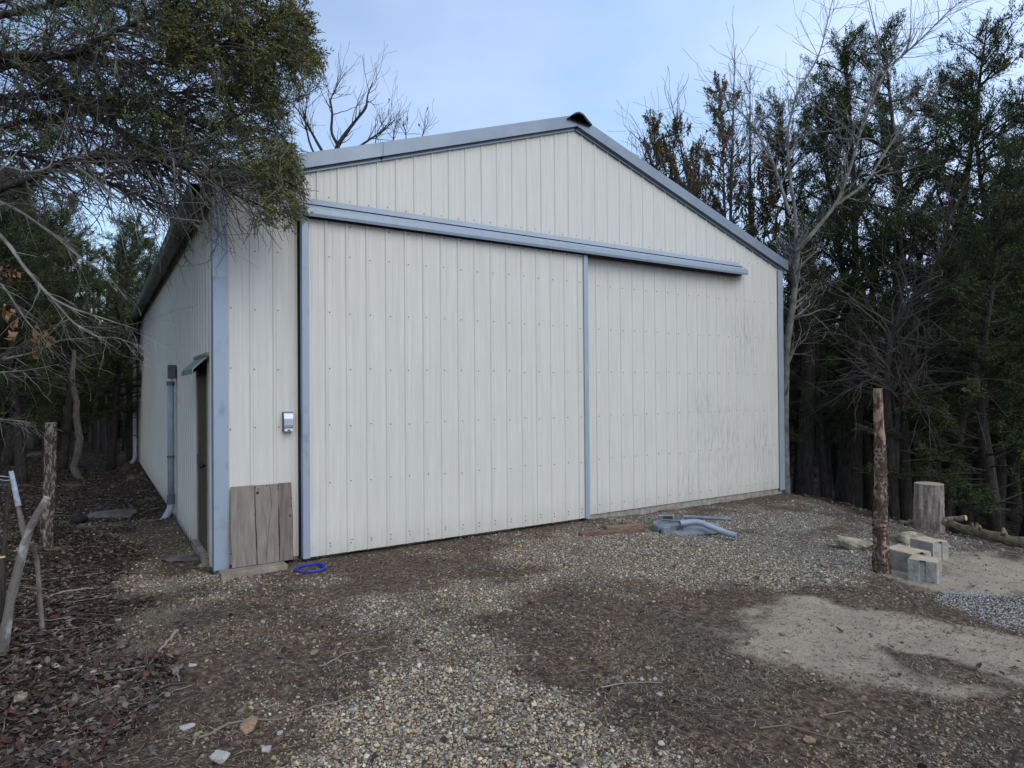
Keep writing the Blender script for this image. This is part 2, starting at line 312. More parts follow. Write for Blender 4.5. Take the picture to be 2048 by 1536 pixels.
# surface kinds: gravel, sand, leaf litter, pale grey gravel
def bl(x, y, px, py, rx, ry, rot=0.0):
    c = G(px, py); dx = x-c[0]; dy = y-c[1]
    # axes along view right / forward on the ground
    a = dx*CR[0]+dy*CR[1]; b = dx*CF[0]+dy*CF[1]
    a, b = a*math.cos(rot)+b*math.sin(rot), -a*math.sin(rot)+b*math.cos(rot)
    return np.exp(-((a/rx)**2+(b/ry)**2))
def masks(x, y):
    x = np.asarray(x, float); y = np.asarray(y, float)
    n = fbm(x, y, 5, 1.3)-.5; n2 = fbm(x+31, y+9, 5, 2.6)-.5
    g = 1.3*bl(x, y, 1400, 1085, 2.0, 1.05)+1.1*bl(x, y, 1250, 1130, 1.5, .6)+1.0*bl(x, y, 1560, 1030, 1.8, 1.0)+.9*bl(x, y, 1620, 1130, .9, .7)
    g = g+1.2*bl(x, y, 1000, 1490, .95, .55)+1.1*bl(x, y, 930, 1380, .62, .5)+.95*bl(x, y, 860, 1290, .5, .5)+.55*bl(x, y, 760, 1240, .4, .4)+.7*bl(x, y, 1050, 1185, 1.3, .35)
    g = g+.5*bl(x, y, 420, 1150, .6, .5)+.5*bl(x, y, 360, 1090, .4, .5)+.55*bl(x, y, 700, 1420, .8, .25)+.9*bl(x, y, 1900, 1090, 1.0, .8)
    g = g-.8*bl(x, y, 950, 1135, .9, .28)-.5*bl(x, y, 1500, 1050, .5, .25)
    s = 1.5*bl(x, y, 1740, 1285, 1.0, .56)+1.3*bl(x, y, 2000, 1130, .9, .75)+1.0*bl(x, y, 1900, 1165, .5, .5)+1.1*bl(x, y, 2060, 1330, .5, .5)+1.0*bl(x, y, 1930, 1380, .55, .2)+.8*bl(x, y, 1640, 1215, .6, .35)+1.0*bl(x, y, 1930, 1270, .7, .4)-1.1*bl(x, y, 1840, 1325, .16, .5, .5)
    w = 1.5*bl(x, y, 2080, 1230, .62, .5)+.8*bl(x, y, 1960, 1190, .4, .2)
    lf = sst(-.35, -1.0, x+n*1.3)*sst(-4.2, -2.2, y+x*.0)+.9*sst(1.5, 5, y)*(x < 0.1)+1.0*sst(-.2, .9, x-edge_x(y))+.65*bl(x, y, 30, 1430, .6, .7)+1.0*sst(14, 16, y)
    dk = .55*bl(x, y, 1250, 1270, .75, .35)+.5*bl(x, y, 1500, 1400, .8, .3)+.5*bl(x, y, 1800, 1480, .8, .25)+.45*bl(x, y, 560, 1230, .6, .35)+.4*bl(x, y, 250, 1480, .9, .3)
    gg = np.clip((g+.22-dk-w*.3-s*.8+n*1.6+n2*1.5-.30)*1.25, 0, 1); ss = np.clip((s-w*.9+n*1.7+n2*1.5-.34)*1.5, 0, 1); ww = np.clip((w+n*1.2+n2*.6-.35)*2, 0, 1); ll = np.clip((lf+n*.5-.4)*3, 0, 1)
    return gg, ss, ll, ww

# ------------------------------------------------------------------ ground sheet
def axis(lo, hi, step, far, grow=1.16):
    a = list(np.arange(lo, hi+1e-6, step)); s = step; x = hi
    while x < far: s *= grow; x += s; a.append(x)
    s = step; x = lo; pre = []
    while x > -far: s *= grow; x -= s; pre.append(x)
    return np.array(pre[::-1]+a)
xs = axis(-3.5, 9.8, .05, 170); ys = axis(-5.9, 2.5, .05, 170)
X, Y = np.meshgrid(xs, ys, indexing='ij')
Z = gh(X, Y)
gg, ss, ll, ww = masks(X, Y)
nx, ny = X.shape
i = np.arange(nx-1)[:, None]*ny; j = np.arange(ny-1)[None, :]
q = np.stack([i+j, i+ny+j, i+ny+j+1, i+j+1], -1).reshape(-1, 4)
gb = MB(); gb.add(np.stack([X, Y, Z], -1).reshape(-1, 3), q, c=np.stack([gg, ss, ll], -1).reshape(-1, 3))
def ground_mat():
    m = bpy.data.materials.new('ground'); m.use_nodes = True; n, l = m.node_tree.nodes, m.node_tree.links
    b = n['Principled BSDF']; b.inputs['Roughness'].default_value = .95; b.inputs['Specular IOR Level'].default_value = .15
    tcn = n.new('ShaderNodeTexCoord'); a = n.new('ShaderNodeAttribute'); a.attribute_name = 'Col'; sp = n.new('ShaderNodeSeparateColor'); l.new(a.outputs[0], sp.inputs[0])
    def noise(sc, det=6, ro=.6):
        x = n.new('ShaderNodeTexNoise'); x.inputs['Scale'].default_value = sc; x.inputs['Detail'].default_value = det; x.inputs['Roughness'].default_value = ro; l.new(tcn.outputs['Object'], x.inputs['Vector']); return x
    def ramp(src, stops):
        r = n.new('ShaderNodeValToRGB'); e = r.color_ramp.elements
        while len(e) < len(stops): e.new(.5)
        for k, (p_, c_) in enumerate(stops): e[k].position = p_; e[k].color = (*c_, 1)
        l.new(src, r.inputs[0]); return r.outputs[0]
    def mixc(f, a_, b_, bt='MIX'):
        x = n.new('ShaderNodeMix'); x.data_type = 'RGBA'; x.blend_type = bt
        (l.new(f, x.inputs[0]) if not isinstance(f, float) else setattr(x.inputs[0], 'default_value', f))
        l.new(a_, x.inputs[6]); l.new(b_, x.inputs[7]); return x.outputs[2]
    soil = ramp(noise(22, 8, .7).outputs[0], [(.30, (.026, .020, .016)), (.46, (.080, .064, .050)), (.58, (.168, .137, .104)), (.72, (.32, .27, .205))])
    tint = ramp(noise(1.7, 4).outputs[0], [(.35, (.8, .78, .8)), (.65, (1.2, 1.05, .9))])
    soil = mixc(1.0, soil, tint, 'MULTIPLY')
    def cells(sc, stops):
        v = n.new('ShaderNodeTexVoronoi'); v.inputs['Scale'].default_value = sc; l.new(tcn.outputs['Object'], v.inputs['Vector'])
        s1 = n.new('ShaderNodeSeparateColor'); l.new(v.outputs['Color'], s1.inputs[0])
        col = ramp(s1.outputs[0], stops)
        dk = ramp(v.outputs['Distance'], [(.25, (1, 1, 1)), (.62, (.25, .22, .2))])
        return mixc(1.0, col, dk, 'MULTIPLY'), v
    grav, gv = cells(48, [(0, (.22, .18, .13)), (.3, (.38, .31, .21)), (.55, (.42, .38, .30)), (.8, (.34, .33, .30)), (1, (.56, .53, .46))])
    leaf, lv = cells(19, [(0, (.045, .028, .02)), (.4, (.10, .06, .04)), (.75, (.06, .045, .035)), (.93, (.15, .11, .08)), (1, (.25, .20, .15))])
    sand = ramp(noise(60, 5, .7).outputs[0], [(.3, (.31, .25, .18)), (.6, (.46, .385, .29)), (.75, (.54, .46, .355))])
    sand = mixc(1.0, sand, ramp(noise(3, 5).outputs[0], [(.35, (.78, .78, .8)), (.6, (1, 1, 1))]), 'MULTIPLY')
    def mask(ch, sc=14, amt=.6):
        x = n.new('ShaderNodeMath'); x.operation = 'MULTIPLY_ADD'; x.inputs[1].default_value = amt; x.inputs[2].default_value = -amt/2
        l.new(noise(sc, 6, .7).outputs[0], x.inputs[0])
        y = n.new('ShaderNodeMath'); y.operation = 'ADD'; l.new(x.outputs[0], y.inputs[0]); l.new(ch, y.inputs[1])
        z = n.new('ShaderNodeMapRange'); z.inputs[1].default_value = .25; z.inputs[2].default_value = .8; l.new(y.outputs[0], z.inputs[0]); return z.outputs[0]
    c = mixc(mask(sp.outputs[2], 9, .9), soil, leaf)
    c = mixc(mask(sp.outputs[0], 12, 1.2), c, grav)
    c = mixc(mask(sp.outputs[1], 9, 1.25), c, sand)
    l.new(c, b.inputs['Base Color'])
    h = n.new('ShaderNodeMath'); h.operation = 'ADD'; l.new(noise(30, 8, .75).outputs[0], h.inputs[0]); 
    h2 = n.new('ShaderNodeMath'); h2.operation = 'MULTIPLY'; l.new(gv.outputs['Distance'], h2.inputs[0]); l.new(sp.outputs[0], h2.inputs[1])
    h3 = n.new('ShaderNodeMath'); h3.operation = 'MULTIPLY'; h3.inputs[1].default_value = -.7; l.new(h2.outputs[0], h3.inputs[0]); l.new(h3.outputs[0], h.inputs[1])
    bp = n.new('ShaderNodeBump'); bp.inputs['Strength'].default_value = .9; bp.inputs['Distance'].default_value = .03; l.new(h.outputs[0], bp.inputs['Height']); l.new(bp.outputs[0], b.inputs['Normal'])
    return m
gr = gb.build('ground', ground_mat(), smooth=True); tag(gr, kind='structure')

# ------------------------------------------------------------------ scatter: stones, leaves, straw
ico = np.array([(0, 1, 1.618), (0, -1, 1.618), (0, 1, -1.618), (0, -1, -1.618), (1, 1.618, 0), (-1, 1.618, 0), (1, -1.618, 0), (-1, -1.618, 0), (1.618, 0, 1), (-1.618, 0, 1), (1.618, 0, -1), (-1.618, 0, -1)])/1.902
icof = np.array([(0, 1, 8), (0, 8, 4), (0, 4, 5), (0, 5, 9), (0, 9, 1), (1, 6, 8), (8, 6, 10), (8, 10, 4), (4, 10, 2), (4, 2, 5), (5, 2, 11), (5, 11, 9), (9, 11, 7), (9, 7, 1), (1, 7, 6), (3, 6, 7), (3, 7, 11), (3, 11, 2), (3, 2, 10), (3, 10, 6)])
def rotz(v, a):
    c, s = np.cos(a)[:, None], np.sin(a)[:, None]
    return np.stack([v[..., 0]*c-v[..., 1]*s, v[..., 0]*s+v[..., 1]*c, v[..., 2]], -1)
def stones(mb, x, y, size, col, sink=.25):
    n = len(x)
    v = ico[None]*(1+rng.uniform(-.28, .28, (n, 12, 1)))
    sc = np.stack([rng.uniform(.75, 1.25, n), rng.uniform(.55, 1.0, n), rng.uniform(.4, .8, n)], 1)*size[:, None]
    v = v*sc[:, None, :]
    t = rng.normal(0, .35, n); c, s = np.cos(t)[:, None], np.sin(t)[:, None]
    v = np.stack([v[..., 0]*c-v[..., 2]*s, v[..., 1], v[..., 0]*s+v[..., 2]*c], -1)
    v = rotz(v, rng.uniform(0, 6.28, n))
    v = v+np.stack([x, y, gh(x, y)+size*(.5-sink)], 1)[:, None, :]
    f = icof[None]+np.arange(n)[:, None, None]*12
    mb.add(v.reshape(-1, 3), t=f.reshape(-1, 3), c=np.repeat(col, 12, 0))
pal = np.array([(.36, .28, .17), (.40, .33, .215), (.32, .295, .25), (.25, .235, .21), (.44, .40, .33), (.20, .16, .12), (.39, .30, .175), (.33, .29, .22), (.24, .165, .105), (.46, .42, .34), (.17, .13, .10), (.29, .225, .15)])*np.array([1.07, 1.04, .98])
def ground_pts(n, wfun, dmin=2.3, dmax=11, power=.9):
    "points in the view wedge, denser near the camera"
    px = rng.uniform(-60, 2110, n); u = rng.random(n)
    d = dmin*(dmax/dmin)**(u**power)
    a = (px-1024)/FPX
    x = CAM[0]+d*(CF[0]+CR[0]*a); y = CAM[1]+d*(CF[1]+CR[1]*a)
    w = wfun(x, y); k = rng.random(n) < w
    return x[k], y[k], d[k]
def outside(x, y): return ~((x > -.08) & (x < 9.2) & (y > -.02) & (y < 15))
def w_g(x, y):
    g, s, l_, w = masks(x, y); nn = fbm(x+70, y+20, 4, 2.2); return (g*.9+.06+.5*np.clip((nn-.42)*3, 0, 1)*(1-g))*(1-s*.8)*(1-w)*(1-l_*.6)*outside(x, y)
mb = MB(); x, y, d = ground_pts(185000, w_g)
size = np.exp(rng.normal(-.30, .46, len(x)))*.0070*(1+.055*(d-3)); size = np.clip(size, .0028, .019)
ci = rng.integers(0, len(pal), len(x)); g0 = masks(x, y)[0]; col = pal[ci]*rng.uniform(.7, 1.2, (len(x), 1))*(.6+.4*g0)[:, None]*1.1
greyness = sst(3.6, 6.5, x)[:, None]*.65; col = col*(1-greyness)+col.mean(1, keepdims=True)*np.array([1.0, 1.0, .98])*greyness
stones(mb, x, y, size, col)
tag(mb.build('gravel', M['stone']), kind='stuff')
# pale blue-grey gravel at the far right edge
mb = MB(); x, y, d = ground_pts(110000, lambda x, y: masks(x, y)[3]*.95, 3, 8)
stones(mb, x, y, rng.uniform(.005, .0105, len(x)), np.array([(.33, .325, .31)])*rng.uniform(.55, 1.35, (len(x), 1)))
tag(mb.build('pale_gravel', M['stone']), kind='stuff')
# leaf litter
def leaves(mb, x, y, L, col, lift=.012):
    n = len(x); W_ = L*rng.uniform(.4, .7, n)
    t = np.array([(-.5, 0, 0), (-.12, -.5, .25), (.25, -.38, .1), (.5, 0, .2), (.22, .42, .3), (-.15, .5, .05)])
    v = t[None]*np.stack([L, W_, L*.5], 1)[:, None, :]; v[..., 2] *= rng.uniform(-1, 1.4, (n, 6))
    ti = rng.normal(0, .4, n); c, s = np.cos(ti)[:, None], np.sin(ti)[:, None]
    v = np.stack([v[..., 0]*c-v[..., 2]*s, v[..., 1], v[..., 0]*s+v[..., 2]*c], -1)
    v = rotz(v, rng.uniform(0, 6.28, n))+np.stack([x, y, gh(x, y)+rng.uniform(.003, lift, n)], 1)[:, None, :]
    o = np.arange(n)[:, None]*6
    q = np.concatenate([o+np.array([0, 1, 4, 5])[None], o+np.array([1, 2, 3, 4])[None]])
    mb.add(v.reshape(-1, 3), q, c=np.repeat(col, 6, 0))
lpal = np.array([(.065, .042, .030), (.085, .058, .042), (.13, .098, .075), (.045, .032, .025), (.085, .042, .030), (.17, .14, .115), (.12, .105, .09), (.04, .034, .03), (.05, .04, .034)])
mb = MB(); x, y, d = ground_pts(75000, lambda x, y: (masks(x, y)[2]*.9*(1-masks(x, y)[1])+.015)*outside(x, y), 2.3, 26, 1.0)
leaves(mb, x, y, rng.uniform(.018, .062, len(x))*(1+.025*d), lpal[rng.integers(0, len(lpal), len(x))]*rng.uniform(.6, 1.25, (len(x), 1)), .03)
tag(mb.build('leaf_litter', M['stone']), kind='stuff')
# dead grass, bark shreds and straw
def straw(mb, x, y, L, wd, col, up=.25):
    n = len(x); a = rng.uniform(0, 6.28, n); bend = rng.normal(0, .6, n)
    p0 = np.stack([x, y, gh(x, y)+.003], 1); d1 = np.stack([np.cos(a), np.sin(a), rng.uniform(0, up, n)], 1); d2 = np.stack([np.cos(a+bend), np.sin(a+bend), -rng.uniform(0, up, n)*.7], 1)
    p1 = p0+d1*L[:, None]*.5; p2 = p1+d2*L[:, None]*.5; sd_ = np.stack([-np.sin(a), np.cos(a), np.zeros(n)], 1)*wd[:, None]
    v = np.stack([p0-sd_, p0+sd_, p1+sd_, p1-sd_, p2], 1).reshape(-1, 3); o = np.arange(n)[:, None]*5
    mb.add(v, o+np.array([0, 1, 2, 3])[None], o+np.array([3, 2, 4])[None], c=np.repeat(col, 5, 0))
def w_s(x, y):
    g, s, l_, w = masks(x, y); n = fbm(x+5, y+50, 4, 1.6)
    return np.clip((1-g)*(1-s*.75)*(1-w)*(.25+2.2*(n-.38)), .02, 1)*outside(x, y)
mb = MB(); x, y, d = ground_pts(110000, w_s, 2.3, 11)
L = rng.uniform(.02, .085, len(x)); cc = np.array([(.26, .20, .13), (.16, .115, .08), (.09, .058, .042), (.30, .25, .19), (.06, .045, .036), (.075, .05, .036)])
straw(mb, x, y, L, rng.uniform(.0008, .0022, len(x))*(1+.06*d), cc[rng.integers(0, 6, len(x))]*rng.uniform(.6, 1.2, (len(x), 1)))
tag(mb.build('dead_grass', M['stone']), kind='stuff')
# tufts of pale dead grass on the left
mb = MB()
for (px, py, r, n_) in [(345, 1225, .16, 700), (300, 1240, .14, 500), (255, 1310, .13, 500), (215, 1400, .11, 450), (350, 1170, .12, 300), (1850, 1350, .10, 260), (1480, 1370, .22, 500), (1330, 1300, .25, 400), (660, 1170, .3, 350), (820, 1115, .35, 420), (1350, 1250, .3, 300)]:
    c = G(px, py); x = c[0]+rng.normal(0, r, n_); y = c[1]+rng.normal(0, r*.8, n_)
    straw(mb, x, y, rng.uniform(.04, .13, n_), rng.uniform(.0007, .0016, n_), np.array([(.24, .20, .15)])*rng.uniform(.5, 1.25, (n_, 1)), .5)
tag(mb.build('grass_tufts', M['stone']), kind='stuff')
# sticks on the ground, thin litter of twigs (countless)
mb = MB(); x, y, d = ground_pts(1500, lambda x, y: (.12+.75*masks(x, y)[2])*(1-.8*masks(x, y)[1])*outside(x, y), 2.4, 22)
for xi, yi in zip(x, y):
    a = rng.uniform(0, 6.28); L = rng.uniform(.08, .55); k = 4; t = np.linspace(0, 1, k)
    px_ = xi+np.cos(a)*L*t+rng.normal(0, .02, k); py_ = yi+np.sin(a)*L*t+rng.normal(0, .02, k)
    g_ = rng.uniform(.06, .24); mb.tube(np.stack([px_, py_, gh(px_, py_)+.008+rng.uniform(0, .015, k)], 1), np.linspace(1, .4, k)*rng.uniform(.002, .006), 4, c=np.array([g_, g_*.86, g_*.74]))
tag(mb.build('fallen_twigs', M['stone']), kind='stuff')
exec_order_marker = 0

# ------------------------------------------------------------------ the building
XW, LEN, ZB, ZE, ZA = 9.1, 13.9, .05, 3.85, 5.367      # width, length, panel foot, eave, apex of wall
RIB = .2286
def roofz(x): return ZE+(ZA-ZE)*(1-abs(x-XW/2)/(XW/2))
def panel(mb, u0, u1, zb, zt, phase, pt, nrm, screws=(), flip=False, shift=.035):
    """ribbed sheet from u0 to u1; pt(u, z, h) gives the point, h is height of the rib off the sheet"""
    us = [(u0, 0.0), (u1, 0.0)]
    k0 = int(math.floor((u0-phase)/RIB))-1; k1 = int(math.ceil((u1-phase)/RIB))+1
    for k in range(k0, k1):
        r = phase+k*RIB
        for off, h in ((-.021, 0), (-.0095, .011), (.0095, .011), (.021, 0), (.0662, 0), (.0702, .0022), (.0822, .0022), (.0862, 0), (.1424, 0), (.1464, .0022), (.1584, .0022), (.1624, 0)):
            if u0 < r+off < u1: us.append((r+off, h))
    brk = XW/2
    us.sort(); v = []
    for u, h in us: v.append(pt(u, zb(u) if callable(zb) else zb, h)); v.append(pt(u, zt(u) if callable(zt) else zt, h))
    n = len(us); q = [(2*a, 2*a+2, 2*a+3, 2*a+1) for a in range(n-1)]
    if flip: q = [t[::-1] for t in q]
    mb.add(v, q, m=0)
    N = np.array(nrm, float)
    for k in range(k0, k1+1):
        u = phase+k*RIB+shift
        if not (u0+.005 < u < u1-.005): continue
        for z in screws:
            zz = z+rng.normal(0, .006); uu = u+rng.normal(0, .004)
            lo = zb(u) if callable(zb) else zb; hi = zt(u) if callable(zt) else zt
            if lo+.02 < zz < hi-.03:
                c = np.array(pt(uu, zz, 0.0)); e1 = np.cross(N, (0, 0, 1.)); ang = np.arange(6)*math.pi/3
                ring = c+e1*np.cos(ang)[:, None]*.0072+np.array((0, 0, 1.))*np.sin(ang)[:, None]*.0072+N*.001
                top = c+e1*np.cos(ang)[:, None]*.005+np.array((0, 0, 1.))*np.sin(ang)[:, None]*.005+N*.007
                a = np.arange(6); b = (a+1) % 6
                mb.add(np.concatenate([ring, top]), np.stack([a, b, b+6, a+6], 1), [(6, 7, 8), (6, 8, 9), (6, 9, 10), (6, 10, 11)], m=1)
barn = empty('metal_building', (XW/2, LEN/2, 0), 'large cream ribbed steel pole barn with blue grey trim and one sliding door', 'building')
PM = [M['panel'], M['screw']]; PMS = [M['panel_side'], M['screw']]
rows = [2.031+.6096*k for k in range(-2, 6)]+[.17]
fpt = lambda u, z, h: (u, -h, z)
DX0, DX1, DZ = .812, 4.40, 3.66
mb = MB()
panel(mb, 0.0, DX0, ZB, DZ, .1087, fpt, (0, -1, 0), rows)
panel(mb, DX1, XW, lambda u: ZB, DZ, 4.6906, fpt, (0, -1, 0), rows)
panel(mb, 0.0, XW/2, DZ, lambda u: roofz(u)-.0, .1087, fpt, (0, -1, 0), [3.905], shift=.12)
panel(mb, XW/2, XW, DZ, lambda u: roofz(u)-.0, .1187, fpt, (0, -1, 0), [3.905], shift=.12)
mb.build('front_wall', PM, barn)
mb = MB(); lpt = lambda u, z, h: (-h, u, z)
panel(mb, 0, .50, -.02, ZE, .12, lpt, (-1, 0, 0), rows, True); panel(mb, .50, 1.40, 2.16, ZE, .12, lpt, (-1, 0, 0), rows, True)
panel(mb, 1.40, LEN, lambda u: -.06-.018*u, ZE, .12, lpt, (-1, 0, 0), rows, True)
mb.build('side_wall', PMS, barn)
mb = MB(); panel(mb, 0, LEN, -.3, ZE, .1, lambda u, z, h: (XW+h, u, z), (1, 0, 0), ()); mb.build('side_wall', PMS, barn)
mb = MB(); panel(mb, 0, XW/2, -.3, roofz, .1, lambda u, z, h: (u, LEN+h, z), (0, 1, 0), (), True); panel(mb, XW/2, XW, -.3, roofz, .1, lambda u, z, h: (u, LEN+h, z), (0, 1, 0), (), True); mb.build('back_wall', PM, barn)
mb = MB()
mb.box((.012, .02, -.4), (XW-.012, .16, ZB-.004)); mb.box((.012, .16, -.5), (.16, LEN-.02, -.03)); mb.box((XW-.16, .16, -.4), (XW-.012, LEN-.02, 0)); mb.box((.16, .16, -.2), (XW-.16, LEN-.02, -.02))
mb.build('concrete_foundation', M['concrete'], barn)
# frame posts in the gap beside the door, shade put into their colour
mb = MB(); mb.box((.62, .02, -.02), (.76, .16, DZ)); mb.box((.76, .05, -.02), (.80, .16, DZ)); mb.box((4.6, .02, -.02), (4.74, .16, DZ)); mb.box((.6, .02, DZ), (4.8, .18, DZ+.2))
mb.build('door_frame', M['black'], barn)
# roof slabs
mb = MB()
OH, OHR, FO = .12, .10, .06
sl = (ZA-ZE)/(XW/2)
for sgn in (0, 1):
    if sgn == 0: x0, x1 = -OH, XW/2
    else: x0, x1 = XW/2, XW+OHR
    n = 42; xs_ = [x0, x1]
    yy = []
    r = -FO
    yl = [-FO]
    k = 0
    while yl[-1] < LEN+FO-.3:
        b_ = -FO+.12+k*RIB; yl += [b_-.02, b_-.01, b_+.01, b_+.02]; k += 1
    yl.append(LEN+FO)
    hh = [0]+[0, .019, .019, 0]*k+[0]
    zz = lambda x: ZE+.06+sl*(XW/2-abs(x-XW/2))
    v = []
    for y_, h_ in zip(yl, hh): v += [(x0, y_, zz(x0)+h_), (x1, y_, zz(x1)+h_)]
    mb.add(v, [(2*a, 2*a+1, 2*a+3, 2*a+2) for a in range(len(yl)-1)])
    # underside
    v = [(x0, -FO, zz(x0)-.045), (x1, -FO, zz(x1)-.045), (x1, LEN+FO, zz(x1)-.045), (x0, LEN+FO, zz(x0)-.045)]
    mb.add(v, [(0, 3, 2, 1)])
    xe = x0 if sgn == 0 else x1
    mb.add([(xe, -FO, zz(xe)-.045), (xe, LEN+FO, zz(xe)-.045), (xe, LEN+FO, zz(xe)), (xe, -FO, zz(xe))], [(0, 1, 2, 3)])
roof = mb.build('roof', M['roof'], barn)
# ridge cap: folded dark closure poking out at the front
mb = MB()
pr_ = [(-.30, -.085), (-.20, -.03), (-.10, .035), (0, .06), (.10, .045), (.22, -.02), (.36, -.10), (.34, -.125), (.2, -.06), (.1, .01), (0, .03), (-.1, .005), (-.2, -.055), (-.29, -.105)]
mb.prism([(p_*.62, q_*.8+.0) for p_, q_ in pr_], (XW/2, -.13, ZA+.16), (XW/2, LEN+.1, ZA+.16), (1, 0, 0), (0, 0, 1))
mb.build('ridge_cap', M['ridge'], roof)
# rake trims
def rake(x0, x1, name):
    mb = MB(); xs_ = np.array([x0, x1]); 
    def zt(x): return ZE+sl*(XW/2-abs(x-XW/2))
    a = np.array((x0, 0, zt(x0))); b = np.array((x1, 0, zt(x1)))
    # face, with a return flange at the foot
    mb.prism([(-.085, .028), (-.085, .185), (-.045, .198), (.10, .198), (.10, .19), (-.04, .19), (-.078, .178), (-.078, .036), (-.026, .030), (-.026, -.012), (-.034, -.012), (-.034, .024)], a, b, (0, 1, 0), (0, 0, 1))
    return mb.build(name, M['rake'], barn)
rake(-OH, 1.74, 'rake_trim'); rake(1.745, XW/2-.003, 'rake_trim'); rake(XW/2+.003, XW+OHR, 'rake_trim')
for xa, xb in ((-OH, XW/2), (XW/2, XW+OHR)):
    mb = MB(); zt = lambda x: ZE+sl*(XW/2-abs(x-XW/2)); mb.prism([(.026, 0), (.07, 0), (.07, .18), (.026, .18)], (xa, LEN, zt(xa)), (xb, LEN, zt(xb)), (0, 1, 0), (0, 0, 1)); mb.build('rake_trim', M['rake'], barn)
# corner trims: L profile, outer corner rounded
def corner(x, y, sx, sy, z0, z1, name, m, w=.115):
    mb = MB(); t = .024
    prof = [(-t, -t), (w, -t), (w, -t+.006), (w-.012, -t+.012), (-t+.008, -t+.008), (-t+.012, w-.012), (-t+.006, w), (-t, w)]
    prof = [(p_*sx, q_*sy) for p_, q_ in prof]
    mb.prism(prof, (x, y, z0), (x, y, z1), (1, 0, 0), (0, 1, 0)); return mb.build(name, m, barn)
corner(0, 0, 1, 1, .02, 2.95, 'corner_trim', M['trim_scuffed']); 
corner(-.003, -.003, 1, 1, 2.945, ZE-.005, 'corner_trim', M['trim']); corner(XW, 0, -1, 1, .02, 3.16, 'corner_trim', M['trim']); corner(XW+.003, -.003, -1, 1, 3.155, ZE-.005, 'corner_trim', M['trim'])
corner(0, LEN, 1, -1, -.2, ZE, 'corner_trim', M['trim']); corner(XW, LEN, -1, -1, -.2, ZE, 'corner_trim', M['trim'])
# sliding door
door = MB(); dpt = lambda u, z, h: (u, -.113-h, z)
dz0, dz1 = .045, 3.74
panel(door, .88, 4.60, dz0, dz1, .8498, dpt, (0, -1, 0), [r_ for r_ in rows]+[3.60, .13])
door.add([(.86, -.06, dz0), (4.62, -.06, dz0), (4.62, -.06, dz1), (.86, -.06, dz1)], [(3, 2, 1, 0)])
door.add([(.88, -.113, dz0), (4.60, -.113, dz0), (4.60, -.06, dz0), (.88, -.06, dz0)], [(3, 2, 1, 0)])
dr = door.build('sliding_door', PM, barn)
for x0, x1 in ((.815, .889), (4.592, 4.665)):
    mb = MB(); mb.box((x0, -.140, dz0-.008), (x1, -.052, dz1+.0)); mb.build('edge_trim', M['trim_scuffed'] if x0 < 1 else M['trim'], dr, bevel=.006)
mb = MB()
mb.box((.80, -.05, .03), (.814, .02, 3.7))
mb.build('gap_shade_strip', M['black'], dr)  # black strip added as the shadow in the gap at the door edge
# track cover (sloping hood); rail box coloured black for the shadow beneath it
mb = MB(); t0 = .775
mb.prism([(0, .195), (-.012, .20), (-.19, .055), (-.20, .050), (-.20, -.005), (-.19, -.035), (-.185, -.035), (-.19, .04), (0, .18)], (t0, -.02, 3.665), (7.93, -.02, 3.665), (0, 1, 0), (0, 0, 1))
mb.add([(7.93, -.02, 3.86), (7.93, -.22, 3.715), (8.10, -.10, 3.67), (7.93, -.21, 3.655)], t=[(0, 1, 2), (1, 3, 2), (2, 1, 0), (2, 3, 1)])
mb.build('door_track_cover', M['trim'], barn)
mb = MB(); mb.box((t0+.05, -.165, 3.625), (7.86, -.04, 3.77)); mb.build('door_track', M['black'], barn)
mb = MB(); mb.box((t0-.0, -.185, 3.63), (t0+.02, -.022, 3.80)); mb.build('door_track', M['trim'], barn)
# gutter + eave
mb = MB(); go = -.245
gp = [(-.10, .02), (-.105, -.125), (go+.04, -.125), (go+.012, -.08), (go, 0.0), (go, .02), (go+.014, .02), (go+.016, -.002), (go+.026, -.078), (go+.05, -.113), (-.117, -.113), (-.112, .02)]
cuts = [-.055, 3.05, 6.1, 9.15, LEN+.03]
for a_, b_ in zip(cuts[:-1], cuts[1:]):
    mb.prism(gp, (0, a_+.004, ZE-.035), (0, b_-.0, ZE-.035), (1, 0, 0), (0, 0, 1))
    e_ = [(p_*1.0-(.004 if p_ < -.15 else -.002), q_-.004 if q_ < 0 else q_) for p_, q_ in gp]
    mb.prism(e_[:6]+[(-.24, -.13), (-.1, -.13)][:0], (0, b_-.05, ZE-.036), (0, b_+.02, ZE-.036), (1, 0, 0), (0, 0, 1))
gut = mb.build('gutter', M['gutter'], barn)
mb = MB(); mb.box((-.10, -.05, ZE-.045), (-.026, LEN+.05, ZE-.02)); mb.box((-.118, -.05, ZE-.045), (-.104, LEN+.05, ZE+.05)); mb.build('soffit', M['gutter'], barn)
mb = MB(); mb.box((XW+.03, -.05, ZE-.06), (XW+.098, LEN+.05, ZE+.01)); mb.build('eave_trim', M['rake'], barn)
